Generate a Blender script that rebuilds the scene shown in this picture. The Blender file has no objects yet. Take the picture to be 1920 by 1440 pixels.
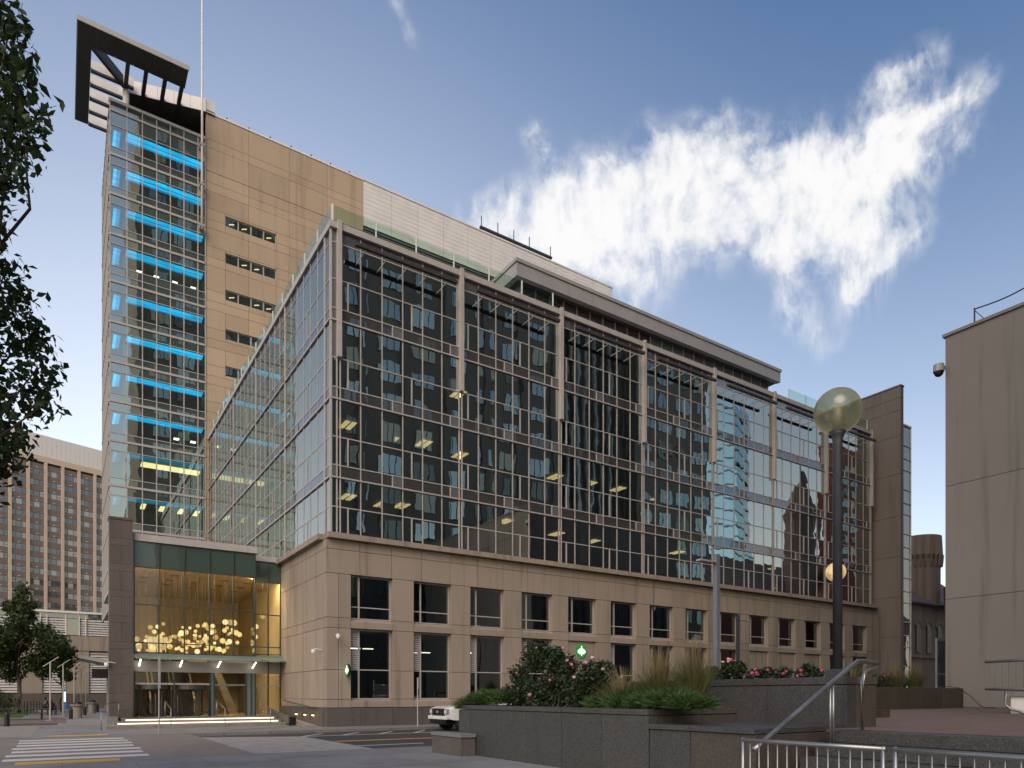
import bpy, bmesh, math, random
from mathutils import Matrix, Vector, Euler
random.seed(7)
sc = bpy.context.scene
COL = sc.collection
R = math.radians
PI = math.pi

# ------------------------------------------------------------------ camera
EYE = 1.65
cam = bpy.data.cameras.new('camera')
cam.sensor_width = 36.0
cam.lens = 24.0
cam.shift_y = 0.3042
cam.clip_start = 0.1
cam.clip_end = 3000
camo = bpy.data.objects.new('camera', cam)
camo.location = (0, 0, EYE)
camo.rotation_euler = (R(90), 0, -R(90 - 56.624))
COL.objects.link(camo)
sc.camera = camo

# ------------------------------------------------------------------ light
SUN_EL, SUN_AZ = 40.0, 228.0      # azimuth in degrees from +Y, clockwise seen from above
sun = bpy.data.lights.new('sun', 'SUN')
sun.energy = 1.5
sun.angle = R(45)
sun.color = (1.0, 0.95, 0.89)
suno = bpy.data.objects.new('sun', sun)
COL.objects.link(suno)
sd = Vector((math.sin(R(SUN_AZ)) * math.cos(R(SUN_EL)), math.cos(R(SUN_AZ)) * math.cos(R(SUN_EL)), math.sin(R(SUN_EL))))
suno.rotation_euler = sd.to_track_quat('Z', 'Y').to_euler()
suno.location = sd * 300
sc.view_settings.view_transform = 'Standard'
sc.view_settings.look = 'None'
sc.view_settings.exposure = 0.0
sc.view_settings.gamma = 1.0
sc.view_settings.use_curve_mapping = False
sc.render.engine = 'CYCLES'
sc.cycles.max_bounces = 7
sc.cycles.diffuse_bounces = 2
sc.cycles.glossy_bounces = 3
sc.cycles.transmission_bounces = 4
sc.cycles.transparent_max_bounces = 14
sc.cycles.caustics_reflective = False
sc.cycles.caustics_refractive = False
sc.cycles.sample_clamp_indirect = 4.0
sc.cycles.use_denoising = True

# node helpers
class NT:
    def __init__(s, tree):
        s.t = tree
        s.t.nodes.clear()
    def n(s, kind, ins=None, **props):
        nd = s.t.nodes.new(kind)
        for k, v in props.items():
            setattr(nd, k, v)
        if ins:
            for k, v in ins.items():
                s.put(nd.inputs[k], v)
        return nd
    def put(s, sock, v):
        if isinstance(v, bpy.types.NodeSocket):
            s.t.links.new(v, sock)
        else:
            if sock.type == 'RGBA' and len(v) == 3:
                v = (*v, 1)
            sock.default_value = v
    def math(s, op, a, b=0.0, c=0.0, clamp=False):
        return s.n('ShaderNodeMath', {0: a, 1: b, 2: c}, operation=op, use_clamp=clamp).outputs[0]
    def vm(s, op, a, b=(0, 0, 0), out=0):
        return s.n('ShaderNodeVectorMath', {0: a, 1: b}, operation=op).outputs[out]
    def scale(s, a, k):
        nd = s.n('ShaderNodeVectorMath', {0: a, 'Scale': k}, operation='SCALE')
        return nd.outputs[0]
    def noise(s, vec, scale, detail=3.0, rough=0.55, out='Fac', dist=0.0):
        return s.n('ShaderNodeTexNoise', {'Vector': vec, 'Scale': scale, 'Detail': detail, 'Roughness': rough, 'Distortion': dist}).outputs[out]
    def mixc(s, fac, a, b, blend='MIX'):
        nd = s.n('ShaderNodeMix', data_type='RGBA', blend_type=blend)
        s.put(nd.inputs[0], fac); s.put(nd.inputs[6], a); s.put(nd.inputs[7], b)
        return nd.outputs[2]
    def ramp(s, v, lo, hi, a=0.0, b=1.0):
        return s.n('ShaderNodeMapRange', {0: v, 1: lo, 2: hi, 3: a, 4: b}, interpolation_type='SMOOTHSTEP').outputs[0]

# ------------------------------------------------------------------ sky
world = bpy.data.worlds.new('World')
sc.world = world
world.use_nodes = True
w = NT(world.node_tree)
sky = w.n('ShaderNodeTexSky', sky_type='NISHITA')
sky.sun_disc = False
sky.sun_elevation = R(SUN_EL)
sky.sun_rotation = R(SUN_AZ)
sky.altitude = 50
sky.air_density = 1.0
sky.dust_density = 3.0
sky.ozone_density = 1.0
dirn = w.n('ShaderNodeTexCoord').outputs['Generated']
dirv = w.vm('NORMALIZE', dirn)
# wispy cirrus: soft strokes on the sky sphere (unit directions), warped and combed by noise
CX, SX = math.cos(R(56.624)), math.sin(R(56.624))
def skydir(a, b):
    k, m = (a - 960) / 1280.0, (1304 - b) / 1280.0
    return Vector((CX + SX * k, SX - CX * k, m)).normalized()
warp1 = w.scale(w.vm('SUBTRACT', w.noise(dirv, 4.0, 2, out='Color'), (0.5, 0.5, 0.5)), 0.05)
warp2 = w.scale(w.vm('SUBTRACT', w.noise(dirv, 15.0, 4, .6, out='Color'), (0.5, 0.5, 0.5)), 0.045)
dw = w.vm('ADD', w.vm('ADD', dirv, warp1), warp2)
strokes = [  # start, end, radius, weight
    ((900, 412), (945, 382), .018, .65), ((950, 455), (1095, 410), .032, .9), ((1085, 420), (1290, 362), .038, 1.0),
    ((1100, 440), (1185, 525), .032, .72), ((1270, 345), (1345, 262), .020, .8), ((1290, 375), (1500, 362), .040, 1.0),
    ((1490, 362), (1655, 308), .032, 1.0), ((1640, 310), (1808, 172), .017, .9), ((1660, 280), (1685, 150), .010, .65),
    ((1635, 165), (1745, 103), .012, .7), ((1555, 370), (1605, 450), .034, .75), ((1595, 440), (1603, 560), .022, .72),
    ((1603, 540), (1732, 418), .013, .7), ((1440, 452), (1545, 405), .016, .75), ((1458, 445), (1478, 575), .017, .55),
    ((1005, 250), (1065, 395), .009, .6), ((745, 15), (772, 60), .007, .65), ((1690, 330), (1825, 272), .013, .5), ((1475, 560), (1540, 650), .014, .42)]
dens = None
for (a, b, r, wt) in strokes:
    A, B = skydir(*a), skydir(*b)
    ba = B - A
    pa = w.vm('SUBTRACT', dw, tuple(A))
    t = w.math('DIVIDE', w.vm('DOT_PRODUCT', pa, tuple(ba), out=1), ba.length_squared, clamp=True)
    pj = w.n('ShaderNodeVectorMath', {0: tuple(ba), 'Scale': t}, operation='SCALE').outputs[0]
    d = w.vm('LENGTH', w.vm('SUBTRACT', pa, pj), out=1)
    g = w.math('MULTIPLY', w.ramp(d, r * 2.5, -r * .1), wt)
    dens = g if dens is None else w.math('SUBTRACT', w.math('ADD', dens, g), w.math('MULTIPLY', dens, g))
# fibres combed across the bank
fw = w.vm('ADD', dirv, w.scale(warp1, 2.6))
fib_v = w.n('ShaderNodeMapping', {'Vector': fw, 'Rotation': (R(52), R(38), R(25)), 'Scale': (46.0, 52.0, 7.0)}).outputs[0]
fib = w.noise(fib_v, 1.0, 4, .6)
fine = w.noise(dw, 28.0, 5, .65)
tex = w.math('ADD', w.math('MULTIPLY', fib, .62), w.math('MULTIPLY', fine, .55))
alpha = w.math('MULTIPLY', w.ramp(w.math('ADD', dens, w.math('MULTIPLY', w.math('SUBTRACT', tex, .60), 1.5)), .30, 1.05), w.ramp(dens, .0, .35))
halo = w.math('MULTIPLY', w.math('MULTIPLY', w.ramp(dens, .02, .7), .55), w.ramp(fib, .30, .72))
alpha = w.math('MULTIPLY', w.math('MAXIMUM', alpha, halo), .97, clamp=True)
# deeper blue overhead, white air towards the horizon all round
grey = w.vm('DOT_PRODUCT', sky.outputs[0], (.3333, .3333, .3333), out=1)
satn = w.n('ShaderNodeMix', data_type='RGBA', clamp_factor=False, clamp_result=False)
w.put(satn.inputs[0], 2.35); w.put(satn.inputs[6], w.n('ShaderNodeCombineColor', {0: grey, 1: grey, 2: grey}).outputs[0]); w.put(satn.inputs[7], sky.outputs[0])
dz = w.math('MAXIMUM', w.n('ShaderNodeSeparateXYZ', {0: dirv}).outputs[2], 0.0)
hz = w.math('POWER', w.math('SUBTRACT', 1.0, dz), 2.25)
WS = 0.098
hazec = tuple(c / WS for c in (1.08, .90, .60))
skyc = w.vm('ADD', satn.outputs[2], w.n('ShaderNodeVectorMath', {0: hazec, 'Scale': hz}, operation='SCALE').outputs[0])
veil = w.math('MULTIPLY', w.math('POWER', w.math('MAXIMUM', w.vm('DOT_PRODUCT', dirv, tuple(skydir(480, 930)), out=1), 0.0), 7.0), .43 / WS)
skyc = w.vm('ADD', skyc, w.n('ShaderNodeCombineXYZ', {0: veil, 1: veil, 2: veil}).outputs[0])     # thin bright veil low over the roofs
cloudc = tuple(c / WS for c in (1.0, .99, .985))
skyc = w.mixc(alpha, skyc, (*cloudc, 1))
bg = w.n('ShaderNodeBackground', {'Color': skyc, 'Strength': WS})
w.t.links.new(bg.outputs[0], w.n('ShaderNodeOutputWorld').inputs[0])

# ------------------------------------------------------------------ materials
MATS = {}
def material(name, build):
    m = bpy.data.materials.new(name)
    m.use_nodes = True
    t = NT(m.node_tree)
    out = t.n('ShaderNodeOutputMaterial')
    res = build(t)
    if isinstance(res, bpy.types.NodeSocket):
        t.t.links.new(res, out.inputs[0])
    MATS[name] = m
    return m
def bsdf(t, color, rough=.6, metal=0.0, normal=None, spec=.5, **kw):
    ins = {'Base Color': color, 'Roughness': rough, 'Metallic': metal, 'Specular IOR Level': spec}
    if normal is not None:
        ins['Normal'] = normal
    ins.update(kw)
    return t.n('ShaderNodeBsdfPrincipled', ins).outputs[0]
def pos(t):
    return t.n('ShaderNodeNewGeometry').outputs['Position']
def mapv(t, v, scale, loc=(0, 0, 0), rot=(0, 0, 0)):
    return t.n('ShaderNodeMapping', {'Vector': v, 'Scale': scale, 'Location': loc, 'Rotation': rot}).outputs[0]
def bump(t, h, strength=.3, dist=.01):
    return t.n('ShaderNodeBump', {'Height': h, 'Strength': strength, 'Distance': dist}).outputs[0]
def rnd(t):
    return t.n('ShaderNodeObjectInfo').outputs['Random']
def brk(col, f):
    return tuple(min(1, c * f) for c in col[:3])

def stone(name, col, streak=.35, grain=.12, rough=.85, vary=.07, spots=.0):
    def b(t):
        p = pos(t)
        st = t.noise(mapv(t, p, (1.7, 1.7, .10)), 1.0, 4, .6)
        big = t.noise(p, .35, 3)
        gr = t.noise(p, 60.0, 2)
        c = t.mixc(t.ramp(st, .48, .8, 0, streak), col, brk(col, .42))
        c = t.mixc(t.ramp(big, .3, .7, .0, .22), c, brk(col, .75))
        c = t.mixc(t.ramp(gr, .3, .7, 0, grain * 2), c, brk(col, .6))
        v = t.math('ADD', t.math('MULTIPLY', rnd(t), vary * 2), 1 - vary)
        c = t.mixc(1.0, c, t.n('ShaderNodeCombineColor', {0: v, 1: v, 2: v}).outputs[0], 'MULTIPLY')
        return bsdf(t, c, rough, normal=bump(t, gr, .25, .004), spec=.3)
    return material(name, b)

def granite(name, col, col2, scale=90, rough=.55):
    def b(t):
        p = pos(t)
        a = t.n('ShaderNodeTexVoronoi', {'Vector': p, 'Scale': scale}).outputs['Color']
        av = t.n('ShaderNodeSeparateColor', {0: a}).outputs[0]
        n2 = t.noise(p, scale * .55, 3, .7)
        st = t.noise(mapv(t, p, (2.2, 2.2, .25)), 1.0, 4, .6)
        c = t.mixc(t.ramp(t.math('MULTIPLY', t.math('ADD', av, n2), .5), .35, .68), col, col2)
        c = t.mixc(t.ramp(st, .5, .78, 0, .45), c, brk(col, .5))
        v = t.math('ADD', t.math('MULTIPLY', rnd(t), .2), .9)
        c = t.mixc(1.0, c, t.n('ShaderNodeCombineColor', {0: v, 1: v, 2: v}).outputs[0], 'MULTIPLY')
        return bsdf(t, c, rough, normal=bump(t, n2, .2, .003), spec=.4)
    return material(name, b)

def plain(name, col, rough=.5, metal=0.0, noise=.1, spec=.5, scale=3.0):
    def b(t):
        p = pos(t)
        n = t.noise(p, scale, 4, .6)
        c = t.mixc(t.ramp(n, .3, .7), brk(col, 1 - noise), brk(col, 1 + noise))
        r = t.ramp(n, .3, .7, rough * .85, min(1, rough * 1.15))
        return bsdf(t, c, r, metal, spec=spec)
    return material(name, b)

def glass(name, tint, ior, refl=(1, 1, 1), wave=.004, wscale=.9, rough=0.0):
    def b(t):
        p = pos(t)
        o = rnd(t)
        off = t.n('ShaderNodeCombineXYZ', {0: t.math('MULTIPLY', o, 91.0), 1: t.math('MULTIPLY', o, 37.0), 2: 0.0}).outputs[0]
        h = t.noise(t.vm('ADD', p, off), wscale, 1.5, .4)
        nb = bump(t, h, 1.0, wave)
        f = t.n('ShaderNodeFresnel', {'IOR': ior, 'Normal': nb}).outputs[0]
        f = t.math('MULTIPLY', f, t.math('SUBTRACT', 1.0, t.n('ShaderNodeNewGeometry').outputs['Backfacing']))
        tr = t.n('ShaderNodeBsdfTransparent', {'Color': tint}).outputs[0]
        gl = t.n('ShaderNodeBsdfGlossy', {'Color': refl, 'Roughness': rough, 'Normal': nb}).outputs[0]
        mx = t.n('ShaderNodeMixShader', {0: f, 1: tr, 2: gl}).outputs[0]
        return mx
    return material(name, b)

def coated(name, col, ior, wave=.004, refl=(1, 1, 1)):       # opaque glass over a painted back
    def b(t):
        p = pos(t)
        o = rnd(t)
        off = t.n('ShaderNodeCombineXYZ', {0: t.math('MULTIPLY', o, 91.0), 1: t.math('MULTIPLY', o, 37.0), 2: 0.0}).outputs[0]
        h = t.noise(t.vm('ADD', p, off), .9, 1.5, .4)
        nb = bump(t, h, 1.0, wave)
        f = t.n('ShaderNodeFresnel', {'IOR': ior, 'Normal': nb}).outputs[0]
        df = t.n('ShaderNodeBsdfDiffuse', {'Color': col}).outputs[0]
        gl = t.n('ShaderNodeBsdfGlossy', {'Color': refl, 'Roughness': 0.0, 'Normal': nb}).outputs[0]
        return t.n('ShaderNodeMixShader', {0: f, 1: df, 2: gl}).outputs[0]
    return material(name, b)

def glow(name, col, strength):
    return material(name, lambda t: t.n('ShaderNodeEmission', {'Color': col, 'Strength': strength}).outputs[0])

def leaf(name, col, col2, rough=.5, trans=.25):
    def b(t):
        g = t.n('ShaderNodeNewGeometry')
        c = t.mixc(g.outputs['Random Per Island'], col, col2)
        n = t.noise(g.outputs['Position'], 1.3, 2)
        c = t.mixc(t.ramp(n, .35, .65, 0, .5), c, brk(col, .6))
        d = bsdf(t, c, rough, spec=.35)
        tr = t.n('ShaderNodeBsdfTranslucent', {'Color': c}).outputs[0]
        return t.n('ShaderNodeMixShader', {0: trans, 1: d, 2: tr}).outputs[0]
    return material(name, b)

stone('limestone', (.355, .298, .246), .95, .14, vary=.06)
stone('tower_stone', (.50, .385, .275), .50, .12, vary=.09)
stone('concrete', (.265, .245, .22), .7, .12, vary=.08)
stone('fin_stone', (.215, .185, .16), .75, .10, vary=.04)
granite('granite', (.034, .034, .0355), (.088, .088, .088), 80)
granite('granite_brown', (.048, .041, .035), (.09, .078, .066), 80)
granite('granite_base', (.085, .075, .07), (.14, .125, .117), 60)
granite('pier_granite', (.085, .07, .062), (.14, .118, .105), 60, .5)
granite('granite_cap', (.15, .15, .15), (.25, .25, .245), 80)
plain('mullion', (.43, .40, .385), .45, .0, .06)
plain('mullion_dark', (.06, .065, .065), .4, .3, .1)
plain('white_metal', (.76, .73, .70), .5, .0, .05, scale=.6)
plain('grey_metal', (.36, .36, .36), .45, .3, .06)
plain('fascia_metal', (.40, .385, .38), .45, .2, .05, scale=.8)
plain('dark_metal', (.06, .055, .053), .45, .2, .15)
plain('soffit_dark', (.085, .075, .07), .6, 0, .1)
plain('louver_dark', (.19, .19, .20), .5, .2, .1)
plain('louver_pale', (.55, .53, .52), .5, .1, .08)
plain('steel', (.33, .33, .33), .40, .85, .08)
plain('pole_paint', (.045, .05, .065), .45, .1, .1)
plain('pole_grey', (.17, .19, .23), .45, .2, .08)
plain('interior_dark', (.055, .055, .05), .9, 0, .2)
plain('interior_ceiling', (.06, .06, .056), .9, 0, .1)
plain('interior_column', (.36, .40, .36), .8, 0, .05)
plain('black_metal', (.012, .012, .014), .45, .2, .2)
plain('bark', (.07, .05, .035), .9, 0, .3, scale=9)
plain('soil', (.05, .035, .025), .95, 0, .3, scale=8)
plain('car_white', (.72, .73, .75), .25, 0, .02)
plain('tyre', (.012, .012, .012), .8, 0, .2)
plain('cloth_dark', (.012, .013, .018), .9, 0, .2)
plain('skin', (.28, .15, .10), .6, 0, .1)
plain('blue_paint', (.02, .22, .55), .4, 0, .05)
plain('lobby_wall', (.76, .60, .38), .7, 0, .06, scale=.7)
plain('lobby_floor', (.35, .28, .2), .3, 0, .1)
plain('canopy_teal', (.15, .215, .21), .35, .1, .02, scale=.8)
plain('white_plastic', (.75, .75, .75), .4, 0, .03)
plain('hotel_column', (.60, .47, .34), .85, 0, .06)
plain('hotel_spandrel', (.20, .155, .125), .85, 0, .08, scale=.5)
plain('hotel_white', (.72, .68, .62), .6, 0, .04)
plain('roof_slate', (.10, .075, .07), .8, 0, .2, scale=2)
plain('dark_tower', (.125, .118, .108), .7, 0, .12, scale=.2)
plain('brick_red', (.16, .055, .04), .85, 0, .2, scale=1)
plain('church_red', (.13, .035, .03), .85, 0, .2, scale=1)
plain('petal', (.62, .22, .28), .6, 0, .25, scale=14)
plain('petal_pale', (.72, .48, .48), .6, 0, .15, scale=14)
plain('petal_hot', (.60, .08, .24), .6, 0, .2, scale=14)
plain('sign_green', (.02, .16, .06), .4, 0, .05)
glass('tower_glass', (.70, .80, .78), 4.2, (.94, 1.0, .86), .0030, .75)
glass('office_glass', (.52, .55, .52), 5.2, (.95, 1.0, .93), .0030, .9)
glass('lobby_glass', (.90, .92, .88), 1.55, (1, 1, 1), .0012, .6)
glass('rail_glass', (.80, .90, .84), 1.45, (.9, 1, .95), .0008, .6)
glass('base_glass', (.50, .54, .52), 3.0, (.85, .93, .95), .003, .9)
def m_globe(t):
    n = t.noise(pos(t), 5.0, 4, .6)
    c = t.mixc(n, (.62, .60, .44), (.78, .76, .58))
    lw = t.n('ShaderNodeLayerWeight', {'Blend': .35}).outputs['Facing']
    tl = t.n('ShaderNodeBsdfTranslucent', {'Color': c}).outputs[0]
    tp = t.n('ShaderNodeBsdfTransparent', {'Color': (.80, .79, .62, 1)}).outputs[0]
    mx = t.n('ShaderNodeMixShader', {0: t.ramp(lw, 0, 1,   .34, .86), 1: tp, 2: tl}).outputs[0]
    gl = t.n('ShaderNodeBsdfGlossy', {'Color': (1, 1, .95, 1), 'Roughness': .12}).outputs[0]
    return t.n('ShaderNodeMixShader', {0: .05, 1: mx, 2: gl}).outputs[0]
material('globe_glass', m_globe)
coated('spandrel', (.055, .052, .052), 2.3, .003, (.9, .92, 1))
coated('spandrel_grey', (.13, .13, .135), 1.6, .002)
coated('clerestory', (.10, .095, .10), 2.6, .002)
coated('tower_spandrel', (.06, .075, .075), 4.2, .003, (.92, 1.0, .84))
coated('lobby_spandrel', (.06, .092, .08), 1.5, .002)
coated('hotel_glass', (.10, .10, .10), 2.0, .002)
coated('hotel_blind', (.42, .40, .37), 1.5, .001)
coated('mirror_window', (.06, .075, .08), 3.4, .002, (.75, .95, 1))
coated('blind_window', (.34, .36, .27), 2.0, .002, (.8, .95, .9))
coated('dim_window', (.10, .115, .10), 1.8, .002, (.8, .95, .9))
coated('blue_tower_glass', (.045, .10, .13), 2.0, .004, (.42, .62, .70))
coated('strip_glass', (.10, .12, .12), 2.4, .002, (.8, .95, 1))
coated('penthouse_glass', (.12, .14, .14), 2.3, .002)
def blue(name, col, k):
    def f(t):
        n = t.noise(mapv(t, pos(t), (.45, 2.2, .4)), 1.0, 3, .6)
        st = t.math('MULTIPLY', t.ramp(n, .25, .75, .6, 1.15), t.math('MULTIPLY', t.math('ADD', t.math('MULTIPLY', rnd(t), .4), .8), k))
        return t.n('ShaderNodeEmission', {'Color': col, 'Strength': st}).outputs[0]
    return material(name, f)
blue('blue_light', (.0, .50, .95, 1), 2.3)
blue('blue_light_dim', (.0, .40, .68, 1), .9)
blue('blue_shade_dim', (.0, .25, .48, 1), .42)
blue('blue_shade', (.0, .36, .80, 1), 1.5)  # shaded copy of the cove blue, as a weaker glow
glow('office_lamp', (1.0, .72, .32), 3.0)
glow('warm_line', (1.0, .72, .36), 3.0)
glow('globe_lamp', (1.0, .68, .27), 1.25)
glow('globe_lamp_dim', (1.0, .62, .24), .72)
glow('globe_lamp_pale', (1.0, .76, .40), 1.5)
glow('lobby_fill', (1.0, .74, .42), 75.0)  # glow of the added strips that brighten the lobby walls
glow('panel_glow', (1.0, .74, .36), .9)
glow('ramp_lamp', (1.0, .6, .2), 30.0)
glow('led_strip', (1.0, .72, .50), 3.2)
glow('canopy_lamp', (1.0, .85, .66), 6.0)
def m_street_globe(t):
    n = t.noise(pos(t), 3.0, 3, .6)
    e = t.n('ShaderNodeEmission', {'Color': (1.0, .62, .26, 1), 'Strength': t.ramp(n, .35, .65, .25, .62)}).outputs[0]
    d = bsdf(t, (.55, .45, .28, 1), .3)
    return t.n('ShaderNodeAddShader', {0: e, 1: d}).outputs[0]
material('street_globe', m_street_globe)
glow('sign_white', (.85, 1.0, .80), 1.6)
glow('sign_green_lit', (.03, .30, .06), .8)
glow('green_signal', (.05, .9, .55), 1.5)
leaf('leaf_dark', (.022, .045, .012), (.05, .085, .02))
leaf('leaf_tree', (.03, .055, .014), (.07, .10, .025))
leaf('leaf_rose', (.022, .04, .016), (.05, .075, .03))
leaf('leaf_juniper', (.045, .10, .025), (.10, .16, .05))
leaf('leaf_grass', (.085, .11, .03), (.20, .19, .07))
leaf('leaf_plume', (.22, .17, .09), (.31, .25, .14))
leaf('lawn_green', (.09, .17, .02), (.16, .26, .04))
def m_asphalt(t):
    p = pos(t)
    n = t.noise(p, 120, 3, .7); b = t.noise(p, .35, 4)
    c = t.mixc(t.ramp(n, .3, .7), (.022, .023, .027), (.055, .056, .06))
    c = t.mixc(t.ramp(b, .45, .7, 0, .5), c, (.07, .07, .072))
    return bsdf(t, c, .75, normal=bump(t, n, .4, .004))
material('asphalt', m_asphalt)
def m_walk(t):
    p = pos(t)
    n = t.noise(p, 90, 3, .7); b = t.noise(p, .5, 5, .6)
    br = t.n('ShaderNodeTexBrick', {'Vector': p, 'Scale': 1.0, 'Color1': (1, 1, 1, 1), 'Color2': (.93, .93, .93, 1), 'Mortar': (.55, .55, .55, 1), 'Mortar Size': .010, 'Brick Width': 1.5, 'Row Height': 1.5}, offset=0.0)
    c = t.mixc(t.ramp(n, .3, .7), (.185, .182, .182), (.275, .27, .27))
    c = t.mixc(t.ramp(b, .42, .66, 0, .7), c, (.135, .13, .128))
    sp = t.noise(p, 2.6, 5, .7)
    c = t.mixc(t.ramp(sp, .62, .74, 0, .6), c, (.075, .072, .07))
    c = t.mixc(1.0, c, br.outputs[0], 'MULTIPLY')
    return bsdf(t, c, .8, normal=bump(t, n, .3, .004))
material('sidewalk', m_walk)
def brickmat(name, a, b, mortar, bw, rh, rot=0.0):
    def f(t):
        p = mapv(t, pos(t), (1, 1, 1), rot=(0, 0, rot))
        br = t.n('ShaderNodeTexBrick', {'Vector': p, 'Scale': 1.0, 'Color1': (*a, 1), 'Color2': (*b, 1), 'Mortar': (*mortar, 1), 'Mortar Size': .006, 'Brick Width': bw, 'Row Height': rh, 'Bias': 0.0})
        n = t.noise(p, 30, 3, .7); bg_ = t.noise(p, .6, 5, .6)
        c = t.mixc(t.ramp(n, .3, .7, 0, .4), br.outputs[0], mortar)
        c = t.mixc(t.ramp(bg_, .42, .72, 0, .55), c, brk(a, .62))
        return bsdf(t, c, .85, normal=bump(t, br.outputs['Fac'], -.4, .004))
    return material(name, f)
brickmat('crossing_brick', (.27, .22, .185), (.215, .18, .155), (.16, .14, .125), .42, .2)
brickmat('plaza_brick', (.19, .125, .10), (.15, .105, .085), (.09, .07, .06), .60, .30)
brickmat('church_stone', (.24, .18, .13), (.15, .115, .085), (.07, .055, .045), .9, .42)
def m_worn(base, other, amount):
    def f(t):
        p = pos(t)
        n = t.noise(mapv(t, p, (1, 2.6, 1)), 2.2, 6, .7)
        c = t.mixc(t.ramp(n, amount, amount + .22), base, other)
        return bsdf(t, c, .75)
    return f
material('zebra_paint', m_worn((.60, .60, .58), (.28, .25, .23), .52))
material('ramp_paint', m_worn((.36, .345, .315), (.19, .165, .145), .44))
material('line_white', m_worn((.52, .52, .52), (.12, .12, .12), .58))
material('line_yellow', m_worn((.60, .30, .04), (.2, .12, .05), .66))
material('tactile_yellow', m_worn((.56, .34, .07), (.4, .25, .1), .55))
def m_hedge_ground(t):
    p = pos(t); n = t.noise(p, 14, 4, .7)
    return bsdf(t, t.mixc(n, (.04, .03, .022), (.10, .08, .06)), .95, normal=bump(t, n, .6, .02))
material('mulch', m_hedge_ground)
material('far_ground', lambda t: bsdf(t, t.mixc(t.noise(pos(t), .05, 4), (.10, .10, .10), (.16, .155, .15)), .9))

# ------------------------------------------------------------------ building blocks
L = {}                       # local frame of every object, so sub-parts can be given in the same coordinates
def mesh_obj(name, me, parent=None, mtx=None):
    o = bpy.data.objects.new(name, me)
    COL.objects.link(o)
    mtx = mtx or Matrix.Identity(4)
    if parent is not None:
        o.parent = parent
        o.matrix_parent_inverse = L[parent].inverted()
    o.matrix_basis = mtx
    L[o] = mtx
    return o
def tag(o, label=None, cat=None, group=None, kind=None):
    if label: o['label'] = label
    if cat: o['category'] = cat
    if group: o['group'] = group
    if kind: o['kind'] = kind
    return o
def root(name, label, cat, loc=(0, 0, 0), rotz=0.0, group=None, world=True):
    o = bpy.data.objects.new(name, None)
    o.empty_display_size = .5
    COL.objects.link(o)
    m = Matrix.Translation(loc) @ Matrix.Rotation(rotz, 4, 'Z')
    o.matrix_basis = m
    L[o] = m if world else Matrix.Identity(4)
    return tag(o, label, cat, group)
CUBES = {}
def cube_mesh(mat):
    if mat not in CUBES:
        me = bpy.data.meshes.new('block_' + mat)
        v = [(x, y, z) for x in (-.5, .5) for y in (-.5, .5) for z in (-.5, .5)]
        me.from_pydata(v, [], [(0, 1, 3, 2), (4, 6, 7, 5), (0, 4, 5, 1), (2, 3, 7, 6), (0, 2, 6, 4), (1, 5, 7, 3)])
        me.materials.append(MATS[mat])
        CUBES[mat] = me
    return CUBES[mat]
def box(name, x0, x1, y0, y1, z0, z1, mat, parent=None, rot=None):
    m = Matrix.Translation(((x0 + x1) / 2, (y0 + y1) / 2, (z0 + z1) / 2))
    if rot is not None:
        m = m @ Euler(rot).to_matrix().to_4x4()
    m = m @ Matrix.Diagonal((abs(x1 - x0), abs(y1 - y0), abs(z1 - z0), 1))
    return mesh_obj(name, cube_mesh(mat), parent, m)
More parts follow.
